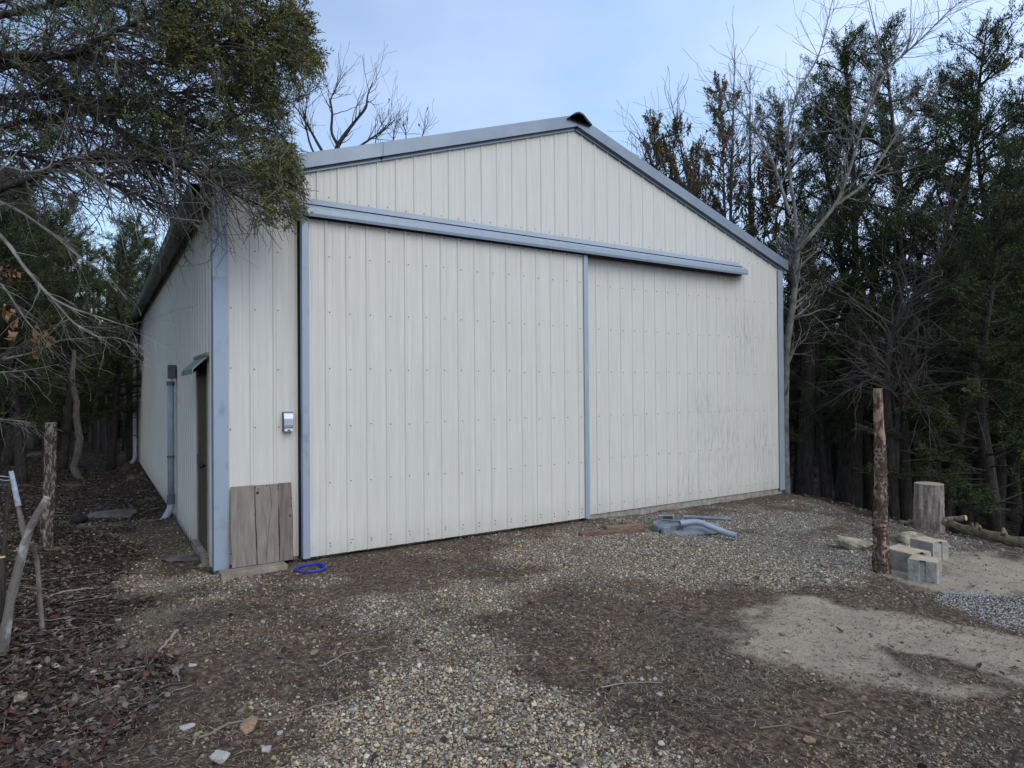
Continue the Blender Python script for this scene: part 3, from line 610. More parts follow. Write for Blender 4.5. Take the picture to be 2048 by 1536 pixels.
# side door, frame, step, awning
mb = MB(); mb.box((.0, .56, .06), (.04, 1.355, 2.13)); sdoor = mb.build('side_door', M['door_wood'], barn, bevel=.004)
mb = MB(); mb.box((-.012, .56, .95), (-.001, 1.355, 1.07)); mb.build('door_rail', M['door_wood'], sdoor)
mb = MB(); mb.tube([(0, .65, 1.0), (-.03, .65, 1.0), (-.05, .65, 1.0), (-.07, .65, 1.0)], [.018, .014, .034, .02], 10); mb.build('handle', M['black_plastic'], sdoor, smooth=True)
mb = MB(); mb.box((-.012, 1.36, .04), (.12, 1.41, 2.17)); mb.box((-.012, .50, .04), (.12, .555, 2.17)); mb.box((-.01, .555, 2.135), (.12, 1.36, 2.17)); mb.build('door_jamb', M['awning'], sdoor)
mb = MB(); mb.box((.11, .5, 0), (.13, 1.4, 2.2)); mb.build('door_backing', M['black'], sdoor)
mb = MB(); mb.box((-.06, .54, -.12), (.14, 1.5, .055)); mb.build('door_sill', M['concrete_dirty'], sdoor, bevel=.01)
mb = MB(); mb.prism([(-.0, .12), (-.02, .12), (-.165, -.02), (-.165, -.075), (-.155, -.075), (-.155, -.03), (-.0, .105)], (0, .42, 2.06), (0, 1.44, 2.06), (1, 0, 0), (0, 0, 1)); mb.box((-.035, .38, 2.175), (.0, 1.48, 2.21)); mb.build('awning', M['awning'], barn)
# conduit pipe with its box
mb = MB(); xx = -.085; yv = 3.70
mb.tube([(xx, yv, 1.93), (xx, yv, 1.2), (xx, yv, .22)], .045, 14); mb.tube([(xx, yv, .24), (xx, yv, .13), (xx-.03, yv-.01, .05), (xx-.09, yv-.03, -.05), (xx-.13, yv-.04, -.11)], .05, 14)
pp = mb.build('drain_pipe', M['pvc'], barn, smooth=True)
for za_, zb_, r_ in ((.30, .16, .056), (.84, .87, .053), (1.90, 1.96, .056)):
    mb = MB(); mb.tube([(xx, yv, za_), (xx, yv, zb_)], r_, 14); mb.build('pipe_coupling', M['box_grey'], pp)
mb = MB(); mb.tube([(xx, yv, 1.95), (xx, yv, 2.02)], .03, 10); mb.build('pipe_neck', M['pvc_white'], pp)
mb = MB(); mb.box((-.12, yv-.06, 2.0), (-.022, yv+.08, 2.20)); mb.build('junction_box', M['box_grey'], pp, bevel=.008)
mb = MB(); yv = LEN-.0
mb.prism([(-.04, -.04), (.04, -.04), (.04, .04), (-.04, .04)], (-.115, yv, ZE-.16), (-.115, yv, .02), (1, 0, 0), (0, 1, 0)); mb.tube([(-.115, yv, .06), (-.13, yv-.03, -.06), (-.2, yv-.14, -.14)], .05, 8); ds = mb.build('downspout', M['pvc_white'], barn)
for z in (3.2, 1.9, 1.1, .6):
    mb = MB(); mb.box((-.16, yv-.045, z), (-.02, yv+.045, z+.03)); mb.build('strap', M['gutter'], ds)
# weatherproof outlet
mb = MB(); ox, oz = .69, 1.50
mb.prism([(-.021, -.085), (-.075, -.085), (-.085, -.06), (-.085, .01), (-.07, .065), (-.035, .085), (-.021, .087)], (ox-.045, 0, oz), (ox+.045, 0, oz), (0, 1, 0), (0, 0, 1)); 
ob = mb.build('outlet_cover', M['outlet'], barn, bevel=.003)
mb = MB(); mb.box((ox-.05, -.06, oz-.125), (ox+.05, -.0, oz+.08)); mb.build('outlet_box', M['box_grey'], ob, bevel=.004)
mb = MB(); mb.box((ox-.043, -.085, oz-.122), (ox+.043, -.0601, oz-.093)); mb.build('cover_latch', M['white_plastic'], ob, bevel=.003)
mb = MB(); mb.box((ox-.015, -.089, oz-.115), (ox+.013, -.0851, oz-.103)); mb.build('keyhole', M['black_plastic'], ob)


# ------------------------------------------------------------------ loose things
def blobmesh(mb, c, size, seed=0, sub=3, rough=.07, flat=None, m=0, rz=0.0, tilt=0.0):
    "angular rock: subdivided cube pushed by noise and by random cutting planes"
    r = np.random.default_rng(seed); n = 7
    lin = np.linspace(-1, 1, n); vv = []; qq = []
    for ax in range(3):
        for sg in (-1, 1):
            a, b_ = np.meshgrid(lin, lin, indexing='ij'); p = np.zeros((n, n, 3)); o1, o2 = [(1, 2), (2, 0), (0, 1)][ax]
            p[..., ax] = sg; p[..., o1] = a; p[..., o2] = b_; base = len(vv)*n*n
            i_ = np.arange(n-1)[:, None]*n; j_ = np.arange(n-1)[None, :]
            f = np.stack([i_+j_, i_+n+j_, i_+n+j_+1, i_+j_+1], -1).reshape(-1, 4)+base
            if sg < 0: f = f[:, ::-1]
            vv.append(p.reshape(-1, 3)); qq.append(f)
    v = np.concatenate(vv); u = v/np.linalg.norm(v, axis=1, keepdims=True)
    v = v*.8+u*.22
    for _ in range(18):
        d = r.normal(0, 1, 3); d /= np.linalg.norm(d); h = r.uniform(.72, 1.15); k = v@d; v = v-np.clip(k-h, 0, None)[:, None]*d
    ph = r.uniform(0, 6, 6); v = v*(1+rough*(np.sin(v[:, :1]*4+ph[0])*np.sin(v[:, 1:2]*5+ph[1])+.6*np.sin(v[:, 2:]*7+ph[2])*np.sin(v[:, :1]*9+ph[3])))
    v = v*np.array(size)/2
    ct, st = math.cos(tilt), math.sin(tilt); v = np.stack([v[:, 0]*ct-v[:, 2]*st, v[:, 1], v[:, 0]*st+v[:, 2]*ct], 1)
    cz, sz = math.cos(rz), math.sin(rz); v = np.stack([v[:, 0]*cz-v[:, 1]*sz, v[:, 0]*sz+v[:, 1]*cz, v[:, 2]], 1)+np.array(c)
    mb.add(v, np.concatenate(qq), m=m)
def gz(c): return float(gh(c[0], c[1]))
# --- wooden panel of three boards leaning on the wall
wp = empty('leaning_boards', (.42, -.10, .05), 'three wide weathered grey boards joined together, leaning on the wall left of the sliding door', 'boards')
th = math.atan2(.075, .80); RX = [[1, 0, 0], [0, math.cos(th), math.sin(th)], [0, -math.sin(th), math.cos(th)]]
for x0, x1, z1, m_ in ((.125, .352, .845, 'plank'), (.362, .578, .842, 'plank'), (.586, .722, .845, 'plank_dark')):
    mb = MB(); n = 9; t = np.linspace(0, 1, n); z0 = .05
    el = x0+rng.normal(0, .0018, n)+.004*np.sin(t*5+x0*20); er = x1+rng.normal(0, .0018, n)+.004*np.sin(t*6+x0*9); zz = z0+(z1-z0)*t
    v = []
    for k in range(n): v += [(el[k], -.125, zz[k]), (er[k], -.125, zz[k]), (er[k], -.103, zz[k]), (el[k], -.103, zz[k])]
    v = (np.array(v)-np.array((0, -.125, z0))) @ np.array(RX).T+np.array((0, -.125, z0))
    q = [(4*k+a, 4*k+(a+1) % 4, 4*k+4+(a+1) % 4, 4*k+4+a) for k in range(n-1) for a in range(4)]+[(3, 2, 1, 0), (4*n-4, 4*n-3, 4*n-2, 4*n-1)]
    mb.add(v, q); mb.build('board', M[m_], wp)
mb = MB(); rr = np.array(RX).T
for z0 in (.13, .72):
    mb = MB(); mb.box((.14, -.101, z0), (.715, -.083, z0+.07), rot=RX, piv=(0, -.125, .05)); mb.build('batten', M['plank_dark'], wp)
mb = MB()
def onb(x, z, e=.0015): p_ = (np.array((x, -.125-e, z))-np.array((0, -.125, .05))) @ np.array(RX).T+np.array((0, -.125, .05)); return p_
ck = [(.50, .84), (.508, .78), (.512, .70), (.514, .62), (.502, .53), (.488, .45), (.476, .36), (.466, .26), (.455, .16), (.444, .06)]
for a, b_ in zip(ck[:-1], ck[1:]): mb.tube([onb(a[0], a[1], 0), onb(b_[0], b_[1], 0)], .0016, 4)
for (x, z, r_) in ((.38, .765, .017), (.39, .80, .009), (.70, .50, .014), (.71, .60, .009), (.715, .68, .008), (.355, .82, .009), (.47, .83, .008), (.345, .55, .006)):
    mk = MB(); mk.tube([onb(x, z, -.001), onb(x, z, .0012)], [r_, r_*.8], 9); mk.build('knot', M['plank_knot'], wp)
mb.build('crack', M['plank_knot'], wp)
mb = MB(); c0 = (-.035, -.30, -.045)
mb.box((.0, -.30, -.055), (.62, -.145, .052), rot=[[math.cos(.02), -math.sin(.02), 0], [math.sin(.02), math.cos(.02), 0], [0, 0, 1]])
cb = mb.build('concrete_slab', M['concrete_dirty'], None, bevel=.008); tag(cb, 'long low concrete slab with a dirty brown face lying below the leaning boards', 'concrete slab')
# --- blue ring
rc = G(621, 1136, .02); hr = empty('blue_ring', tuple(rc), 'bright blue plastic ring lying flat on the dirt near the leaning boards', 'plastic ring')
a = np.linspace(0, 2*math.pi, 49); mb = MB(); zc = gz(rc)+.022
mb.tube(np.stack([rc[0]+.150*np.cos(a), rc[1]+.150*np.sin(a), zc+.004*np.sin(a*2)], 1), .0095, 8, cap=False); mb.build('outer_rim', M['blue'], hr, smooth=True)
mb = MB(); mb.tube(np.stack([rc[0]+.128*np.cos(a), rc[1]+.128*np.sin(a), zc-.004+0*a], 1), .006, 6, cap=False); mb.build('inner_rim', M['blue'], hr, smooth=True)
# --- two lumber offcuts
def plank_at(name, p0, p1, w, h, m_, label, z=0.0, group=None):
    p0 = np.array(p0); p1 = np.array(p1); d = p1-p0; L = np.linalg.norm(d[:2]); an = math.atan2(d[1], d[0]); mb = MB()
    n = 7; t = np.linspace(0, 1, n); v = []
    for k in t:
        jw = rng.normal(0, .0015, 4)
        for (b_, c_), jj in zip(((-w/2, 0), (w/2, 0), (w/2, h), (-w/2, h)), jw): v.append((k*L, b_+jj, c_+jj))
    v = np.array(v); rm = np.array([[math.cos(an), -math.sin(an), 0], [math.sin(an), math.cos(an), 0], [0, 0, 1]])
    v = v @ rm.T+np.array((p0[0], p0[1], 0)); v[:, 2] += np.repeat(np.linspace(gz(p0), gz(p1), n), 4)+z
    q = [(4*k+a_, 4*k+(a_+1) % 4, 4*k+4+(a_+1) % 4, 4*k+4+a_) for k in range(n-1) for a_ in range(4)]+[(3, 2, 1, 0), (4*n-4, 4*n-3, 4*n-2, 4*n-1)]
    mb.add(v, q); o_ = mb.build(name, M[m_], None, bevel=.004, origin=None); tag(o_, label, 'board', group); return o_
plank_at('wooden_board', G(1159, 1075, -.03), G(1288, 1069, -.03), .085, .042, 'lumber', 'longer dark brown board end lying on the gravel, nearest the camera of the two', 0.0)
plank_at('wooden_board', G(1211, 1064, -.03), G(1285, 1058, -.03), .09, .04, 'lumber_light', 'shorter reddish brown board offcut on the gravel just behind the longer one', 0.0)
plank_at('wooden_board', G(1319, 1025, -.05), G(1350, 1021, -.05), .05, .025, 'lumber', 'tiny dark wood scrap on the gravel against the foundation behind the plastic piece', 0.0)
# --- moulded blue grey plastic piece, pipes
pc = G(1360, 1062, 0); zg = gz(pc); RD = np.array([CR[0], CR[1], 0]); RD /= np.linalg.norm(RD); FD = np.array([-RD[1], RD[0], 0])
def loc(u, w, z): return pc+RD*u+FD*w+np.array((0, 0, z-pc[2]+zg))
tr = empty('plastic_shell', tuple(pc), 'flat moulded blue grey plastic shell with a boxy end, on the gravel by the wall', 'plastic part')
mb = MB()
def shell(mb, outline, ztop, zrim, th=.02):
    o_ = np.array(outline); k = len(o_); c_ = o_.mean(0); rings = []
    for f, z in ((1.0, .004), (1.0, zrim), (.965, zrim+.008), (.90, zrim+.002), (.86, ztop-.012), (.6, ztop+.004), (.3, ztop+.009)):
        rings.append(np.array([loc(*(c_+(p_-c_)*f), z) for p_ in o_]))
    rings.append(np.array([loc(*c_, ztop+.01)])); v = np.concatenate(rings); q = []
    for r_ in range(6): q += [(r_*k+a_, r_*k+(a_+1) % k, (r_+1)*k+(a_+1) % k, (r_+1)*k+a_) for a_ in range(k)]
    t = [(6*k+a_, 6*k+(a_+1) % k, 7*k) for a_ in range(k)]; mb.add(v, q, t)
# long leaf-shaped tray to the right
tt = np.linspace(0, 2*math.pi, 40, endpoint=False)
shell(mb, [(.16+.42*np.cos(t_)*(1 if np.cos(t_) > 0 else .9), .01+.155*np.sin(t_)*(1-.25*np.cos(t_))+.05*np.cos(t_)) for t_ in tt], .055, .035); mb.build('tray', M['blue_grey_plastic'], tr, smooth=True)
mb = MB(); shell(mb, [(.22+.36*np.cos(t_), .33+.10*np.sin(t_)-.10*np.cos(t_)) for t_ in tt], .075, .05); mb.build('tray', M['blue_grey_plastic'], tr, smooth=True)
# boxy left housing
mb = MB()
o_ = [(-.30, -.10), (-.24, -.15), (-.15, -.13), (-.11, -.06), (-.02, -.05), (.02, -.10), (.07, -.08), (.09, .05), (.07, .30), (-.02, .36), (-.18, .34), (-.29, .22), (-.325, .05)]
shell(mb, o_, .085, .098); mb.build('housing', M['blue_grey_plastic'], tr, smooth=False)
for (u0, u1, w) in ((-.20, .02, .34), ):
    mb = MB(); mb.tube([loc(u0, w, .10), loc(u0, w, .15), loc(u1, w+.02, .15), loc(u1, w+.02, .10)], .014, 6); mb.build('handle_bar', M['blue_grey_plastic'], tr)
mb = MB(); mb.tube([loc(-.18, .25, .118), loc(-.06, .18, .122), (loc(.10, .10, .118))], .013, 6); mb.build('rib', M['blue_grey_plastic'], tr)
mb = MB(); mb.tube([loc(-.27, -.115, .05), loc(-.272, -.128, .05)], .022, 10); mb.build('socket', M['black_plastic'], tr)
mb = MB(); mb.tube([loc(-.04, -.06, .05), loc(-.04, -.078, .05)], .02, 10); mb.build('socket', M['black_plastic'], tr)
mb = MB(); mb.tube([loc(-.14, .30, .125), loc(-.02, .30, .125)], .03, 4); mb.build('recess', M['black_plastic'], tr)
# hollow pipes
def pipe(path, r_, label, m_='pipe_plastic', th=.8):
    mb = MB(); p_ = np.array(path); t = np.linspace(0, 1, len(p_)); tf = np.linspace(0, 1, 22); p_ = np.stack([np.interp(tf, t, p_[:, k]) for k in range(3)], 1)
    for _ in range(3): p_[1:-1] = (p_[:-2]+p_[1:-1]*2+p_[2:])/4
    mb.tube(p_, r_, 14, cap=False); mb.tube(p_[::-1], r_*th, 14, cap=False)
    mb.tube([p_[0], p_[0]+(p_[0]-p_[1])*.02], [r_*.99, r_*th], 14, cap=False); mb.tube([p_[-1], p_[-1]+(p_[-1]-p_[-2])*.02], [r_*.99, r_*th], 14, cap=False)
    mid = p_[3]; mb.tube([mid, mid+(p_[4]-p_[3])*.02], r_*th*.99, 14, m=1, cap=True); mid = p_[-4]; mb.tube([mid, mid+(p_[-4]-p_[-5])*.02], r_*th*.99, 14, m=1)
    o_ = mb.build('plastic_pipe', [M[m_], M['black']], None, smooth=True); tag(o_, label, 'pipe'); return o_
pipe([loc(-.03, -.12, .145), loc(.04, -.11, .15), loc(.16, -.10, .165), loc(.24, -.13, .15), loc(.36, -.19, .10), loc(.50, -.27, .055), loc(.60, -.33, .035)], .036, 'bent blue grey plastic pipe lying across the front of the plastic shell')
pa, pb = G(1366, 1035, -.03), G(1461, 1038, -.03); pa[2] = gz(pa)+.025; pb[2] = gz(pb)+.025
pipe([pa, (pa+pb)/2, pb], .025, 'thin straight grey plastic pipe on the gravel behind the plastic shell', 'blue_grey_plastic')
# --- bark post at the right
def trunkpost(name, base, top, r0, r1, m_, label, cat, k=18, n=46, wav=.008, amp=.05, seed=1, cutm='cut', fl=0, mats=None, bark=None):
    r = np.random.default_rng(seed); base = np.array(base, float); top = np.array(top, float); t = np.linspace(0, 1, n)[:, None]
    path = base+(top-base)*t; path[:, 0] += (np.cumsum(r.normal(0, wav*.22, n))*np.sin(t[:, 0]*math.pi)); path[:, 1] += (np.cumsum(r.normal(0, wav*.22, n))*np.sin(t[:, 0]*math.pi))
    rad = r0+(r1-r0)*t[:, 0]; a = np.arange(k)*2*math.pi/k
    ph = r.uniform(0, 6, 8)
    wob = 1+amp*r.normal(0, .5, (n, k))+amp*np.sin(a[None]*3+ph[0]+t*3)+amp*.8*np.sin(a[None]*5+ph[1]-t*2)+fl*np.sin(a[None]*9+ph[2])*.5+fl*np.sin(a[None]*4+ph[3])
    wob = wob*(1+.10*np.exp(-t*14)*(1+np.sin(a[None]*3)*.6))
    mb = MB(); mb.tube(path, rad, k, wob=wob, cap=False)
    mb.tube([path[-1]+np.array((0, 0, -.001)), path[-1]+np.array((0, 0, .004))], [r1*1.0, r1*.93], k, m=1)
    if bark is not None:
        # flakes of bark still clinging to the wood
        nf, lo, hi = bark
        for _ in range(nf):
            q_ = r.uniform(lo, hi); i_ = int(q_*(n-2)); an = r.uniform(0, 6.28); c_ = path[i_]+rad[i_]*1.02*np.array((math.cos(an), math.sin(an), 0)); e1 = np.array((-math.sin(an), math.cos(an), 0)); w_ = r.uniform(.006, .018); h_ = r.uniform(.01, .045)
            ou = np.array((math.cos(an), math.sin(an), 0))*r.uniform(.002, .014); ou2 = np.array((math.cos(an), math.sin(an), 0))*r.uniform(.0, .012)
            mb.add([c_-e1*w_, c_+e1*w_+ou2, c_+e1*w_*.7+ou+(0, 0, h_), c_-e1*w_*.6+ou+(0, 0, h_)], [(0, 1, 2, 3)], m=2)
    ms = [M[m_], M[cutm], M['post_base']]
    o_ = mb.build(name, ms, None, smooth=False, origin=base); tag(o_, label, cat); return o_
bp_ = G(1763, 1138, 0); bp_[2] = gz(bp_)-.05; dd = (bp_-CAM)@CF; tp = P(1756, 778, dd)
trunkpost('wooden_post', bp_, tp, .072, .040, 'post_wood', 'tall thin bark-shedding post standing on the gravel edge beside the concrete blocks', 'post', amp=.045, bark=(520, .02, .72), seed=3)
# --- stump
sb_ = G(1856, 1046, -.02); sb_[2] = gz(sb_)-.05; dd = (sb_-CAM)@CF; st_ = P(1858, 967, dd)
trunkpost('tree_stump', sb_, st_, .195, .172, 'stump_side', 'thick sawn stump with red brown and silver sides at the gravel edge', 'stump', k=40, n=24, wav=.004, amp=.02, fl=.055, seed=8)
# --- poles by the stump
def log(name, pts, rads, m_, label, k=12, endm='cut', seed=1, stubs=0):
    r = np.random.default_rng(seed); p_ = np.array(pts); n = 22; t = np.linspace(0, 1, len(p_)); tf = np.linspace(0, 1, n)
    p_ = np.stack([np.interp(tf, t, p_[:, c_]) for c_ in range(3)], 1); p_[1:-1] += r.normal(0, .008, (n-2, 3)); rad = np.interp(tf, t, rads)
    mb = MB(); mb.tube(p_, rad, k, wob=1+r.normal(0, .06, (n, k)), cap=False)
    for e_, s_ in ((0, 1), (-1, -2)):
        d_ = p_[e_]-p_[s_]; d_ /= np.linalg.norm(d_); mb.tube([p_[e_]-d_*.002, p_[e_]+d_*.004], [rad[e_], rad[e_]*.9], k, m=1)
    for _ in range(stubs):
        i_ = r.integers(3, n-3); d_ = np.array((r.normal(0, .5), r.normal(0, .5), 1.0)); d_ /= np.linalg.norm(d_); L_ = r.uniform(.04, .10); mb.tube([p_[i_], p_[i_]+d_*rad[i_], p_[i_]+d_*(rad[i_]+L_)], [rad[i_]*.5, rad[i_]*.4, rad[i_]*.3], 7)
    o_ = mb.build(name, [M[m_], M[endm]], None); tag(o_, label, 'log'); return o_
a_ = G(1795, 1043, -.02); b_ = P(1932, 1036, (G(1932, 1060, -.05)-CAM)@CF); a_[2] = gz(a_)+.03
log('wooden_pole', [a_, (a_+b_)/2+np.array((0, 0, .005)), b_], [.022, .03, .036], 'log', 'slim pole with a yellow cut end resting in front of the stump', endm='cut_yellow', seed=4)
a_ = P(1888, 1043, (G(1888, 1062, -.08)-CAM)@CF-.05); b_ = P(1950, 1064, (G(1950, 1082, -.08)-CAM)@CF); c_ = P(2048, 1088, (G(2048, 1112, -.08)-CAM)@CF); e_ = P(2170, 1120, (G(2150, 1150, -.08)-CAM)@CF)
log('fallen_log', [a_, b_, c_, e_], [.04, .055, .062, .07], 'log', 'long crooked fallen log with broken branch stubs along the edge of the pad at right', seed=6, stubs=7)
# --- flat tan rocks and blocks right of the post
def rock(name, px, py, size, m_, label, rz=0.0, tilt=0.0, seed=1, z=.3, group=None):
    c_ = G(px, py, 0); c_ = G(px, py, gz(c_)+size[2]*.25); c_[2] = gz(c_)+size[2]*z; mb = MB(); blobmesh(mb, (0, 0, 0), size, seed, rz=rz+YAW, tilt=tilt)
    o_ = mb.build(name, M[m_], None, smooth=False); o_.location = c_; tag(o_, label, 'rock', group); return o_
rock('flat_rock', 1714, 1092, (.46, .2, .13), 'rock_tan', 'long flat tan rock tilted on the gravel left of the bark post', rz=-.35, tilt=-.10, seed=12, z=.42)
rock('flat_rock', 1820, 1078, (.38, .26, .17), 'rock_tan', 'chunky yellowish rock lying behind the two pale concrete blocks', rz=-.15, tilt=.05, seed=15)
def hexblock(name, px, py, w, dpt_, h, rz, label, notch=False):
    c_ = G(px, py, 0); c_[2] = gz(c_); mb = MB(); a0 = rz+YAW
    prof = [(-w/2, -dpt_/2), (-w*.12, -dpt_/2), (-w*.09, -dpt_*.45), (w*.09, -dpt_*.45), (w*.12, -dpt_/2), (w*.47, -dpt_/2), (w/2, -dpt_*.46), (w/2, -dpt_*.1), (w*.46, -dpt_*.06), (w*.46, dpt_*.1), (w/2, dpt_*.14), (w/2, dpt_/2), (-w*.46, dpt_/2), (-w/2, dpt_*.4)]
    X1 = (math.cos(a0), math.sin(a0), 0); Y1 = (-math.sin(a0), math.cos(a0), 0)
    mb.prism(prof, (c_[0], c_[1], c_[2]-.05), (c_[0], c_[1], c_[2]+h), X1, Y1)
    root = mb.build(name, M['block_side'], None, bevel=.011); tag(root, label, 'concrete block')
    mb = MB(); mb.prism([(p_*.97, q_*.97) for p_, q_ in prof], (c_[0], c_[1], c_[2]+h+.001), (c_[0], c_[1], c_[2]+h+.009), X1, Y1); mb.build('sandy_top', M['block_top'], root, bevel=.006); return root
hexblock('concrete_block', 1850, 1152, .24, .24, .19, -.72, 'small grey concrete block with a sandy top, nearest of the group by the post', True)
hexblock('concrete_block', 1812, 1128, .28, .34, .18, .42, 'wide grey concrete block directly right of the bark post, its left end nearest it')
hexblock('concrete_block', 1858, 1108, .24, .26, .19, .38, 'pale sand coloured concrete block at the back right of the group')
# --- small rocks, one object each
spots = [(445, 1248, .055, 'rock_tan'), (438, 1524, .09, 'rock_white'), (374, 1451, .07, 'rock_white'), (497, 1456, .11, 'rock_brown'), (533, 1504, .06, 'rock_white'), (385, 1334, .05, 'rock_white'), (628, 1306, .06, 'rock_brown'), (614, 1268, .05, 'rock_tan'),
 (680, 1322, .035, 'rock_brown'), (722, 1330, .03, 'rock_tan'), (236, 1242, .05, 'rock_white'), (140, 1253, .05, 'rock_tan'), (75, 1336, .05, 'rock_white'), (110, 1333, .055, 'rock_white'), (163, 1336, .05, 'rock_white'), (150, 1350, .06, 'rock_tan'), (185, 1352, .05, 'rock_white'), (40, 1414, .10, 'rock_tan'),
 (233, 1380, .055, 'rock_white'), (512, 1408, .04, 'rock_tan'), (480, 1420, .06, 'rock_tan'), (110, 1493, .045, 'rock_white'), (706, 1420, .05, 'rock_white'), (820, 1504, .05, 'rock_brown'), (1618, 1483, .06, 'rock_brown'), (1588, 1480, .045, 'rock_tan'), (1283, 1363, .035, 'rock_white'), (1532, 1352, .04, 'rock_tan'),
 (1574, 1306, .045, 'rock_white'), (1566, 1270, .05, 'rock_brown'), (1655, 1160, .07, 'rock_white'), (1678, 1130, .06, 'rock_white'), (1672, 1136, .05, 'rock_tan'), (1650, 1128, .10, 'rock_brown'), (1480, 1063, .06, 'rock_tan'), (1505, 1088, .06, 'rock_tan'), (404, 1130, .10, 'rock_tan'), (340, 1080, .05, 'rock_tan'), (362, 1098, .06, 'rock_grey'),
 (1320, 1395, .04, 'rock_white'), (1095, 1470, .03, 'rock_white'), (1500, 1500, .04, 'rock_brown'), (1680, 1395, .035, 'rock_tan'), (1310, 1362, .03, 'rock_white'), (1180, 1330, .035, 'rock_tan'), (560, 1465, .04, 'rock_white'), (300, 1500, .045, 'rock_grey'), (1100, 1240, .04, 'rock_tan'), (1160, 1190, .04, 'rock_tan'), (300, 1418, .05, 'rock_grey')]
cn = {'rock_tan': 'tan', 'rock_white': 'off-white', 'rock_brown': 'brown', 'rock_grey': 'grey'}
protos = {}
for k, (px, py, s_, m_) in enumerate(spots):
    key = (m_, k % 3)
    if key not in protos:
        mb = MB(); blobmesh(mb, (0, 0, 0), (1, .72, .5), 40+len(protos)); ob_ = mb.build('small_rock', M[m_]); protos[key] = ob_
    else: ob_ = protos[key].copy(); scene.collection.objects.link(ob_)
    c_ = G(px, py, 0); c_[2] = gz(c_)+s_*.16; ob_.location = c_; ob_.scale = (s_, s_, s_); ob_.rotation_euler = (random.uniform(-.25, .25), random.uniform(-.25, .25), random.uniform(0, 6.28))
    zone = ('near the side door' if px < 560 and py < 1180 else 'by the foot of the forked stake' if px < 260 and py < 1400 else 'in leaf litter at the bottom left corner' if px < 260 else 'on the dark soil left of the gravel track' if px < 760 and py < 1300 else 'beside the left edge of the gravel track' if px < 760 and py < 1400 else 'at the bottom edge left of the gravel track' if px < 900
        else 'at the bottom right of the foreground' if py > 1420 else 'in the dark soil right of the gravel track' if py > 1200 and px < 1450 else 'along the left side of the sand patch' if py > 1200 else 'at the foot of the bark post' if px > 1600 else 'on the gravel near the pipes' if px > 1400 else 'on the soil between track and sliding door')
    tag(ob_, 'small %s stone lying %s' % (cn[m_], zone), 'rock', 'loose %s stones %s' % (cn[m_], zone))
rock('flat_rock', 215, 1028, (.75, .42, .12), 'rock_grey', 'broad flat grey rock slab half buried in the leaves beside the left post', rz=.2, seed=21, z=.15)
rock('flat_rock', 362, 1118, (.42, .2, .05), 'rock_grey', 'thin grey rock sunk in the soil in front of the side door', rz=.1, seed=22, z=.3)
mb = MB(); c_ = G(160, 1047, -.02); blobmesh(mb, (0, 0, 0), (.2, .16, .12), 25); o_ = mb.build('black_lump', M['black_plastic']); o_.location = (c_[0], c_[1], gz(c_)+.05); tag(o_, 'black crumpled plastic lump on the leaf litter right of the left post', 'plastic scrap')
# --- posts and forked stake at the left
b_ = G(92, 1092, .05); b_[2] = gz(b_)-.05; dd = (b_-CAM)@CF
trunkpost('bark_post', b_, P(102, 846, dd), .062, .054, 'post_bark', 'rough flaky bark post standing in the leaf litter left of the building', 'post', amp=.08, bark=(260, .02, .97), seed=9)
def limbpath(pts):
    return [P(*p_) for p_ in pts]
b0 = G(2, 1318, 0); d0 = (b0-CAM)@CF
root = None
mb = MB(); pth = limbpath([(2, 1330, d0), (10, 1270, d0), (20, 1205, d0+.05), (34, 1150, d0+.1), (46, 1100, d0+.15), (58, 1060, d0+.2), (76, 1025, d0+.22), (94, 996, d0+.25)])
pth[0][2] = gz(b0)-.03
tf = np.linspace(0, 7, 30); pa_ = np.array(pth); pth = np.stack([np.interp(tf, range(8), pa_[:, c]) for c in range(3)], 1); rr_ = np.interp(tf, [0, 2, 5, 7], [.034, .029, .028, .02])
mb.tube(pth, rr_, 14, wob=1+rng.normal(0, .05, (30, 14))); mb.tube([pth[-1], pth[-1]+np.array((.004, 0, .006))], [.026, .024], 14, m=1)
fs = mb.build('forked_stake', [M['lichen'], M['cut']], None); tag(fs, 'pale lichen-spotted forked stake leaning at the left edge with a taped tip', 'stake')
mb = MB(); d1 = d0+.18; mb.tube(limbpath([(52, 1078, d1), (43, 1045, d1), (36, 1012, d1), (30, 985, d1), (24, 950, d1)]), [.022, .019, .015, .012, .011], 10); mb.build('side_branch', M['bark_light'], fs)
mb = MB(); mb.tube(limbpath([(37, 1012, d1), (32, 990, d1), (27, 965, d1), (22, 942, d1)]), [.0185, .0175, .0165, .015], 10); mb.tube(limbpath([(24, 955, d1), (8, 953, d1+.02), (-20, 950, d1)]), .0035, 6); mb.tube(limbpath([(26, 960, d1), (8, 961, d1+.02), (-20, 955, d1)]), .0035, 6); mb.build('tape', M['tape'], fs)
mb = MB(); d2 = d0+.5; pp_ = limbpath([(84, 1160, d2), (74, 1120, d2), (64, 1085, d2-.1)]); pp_[0][2] = gz(pp_[0]); mb.tube(pp_, [.018, .016, .012], 8); o_ = mb.build('short_stick', M['bark_light']); tag(o_, 'short grey prop stick standing behind the forked stake', 'stick')
mb = MB(); d2 = d0+.15; pp_ = limbpath([(-2, 1290, d2), (2, 1200, d2), (3, 1115, d2)]); mb.tube(pp_, [.03, .028, .024], 10); mb.tube([pp_[2], pp_[2]+np.array((0, 0, .006))], [.024, .022], 10, m=1); o_ = mb.build('sawn_stake', [M['bark'], M['cut_yellow']]); tag(o_, 'thin sawn stake with a yellow cut top at the extreme left edge', 'stake')
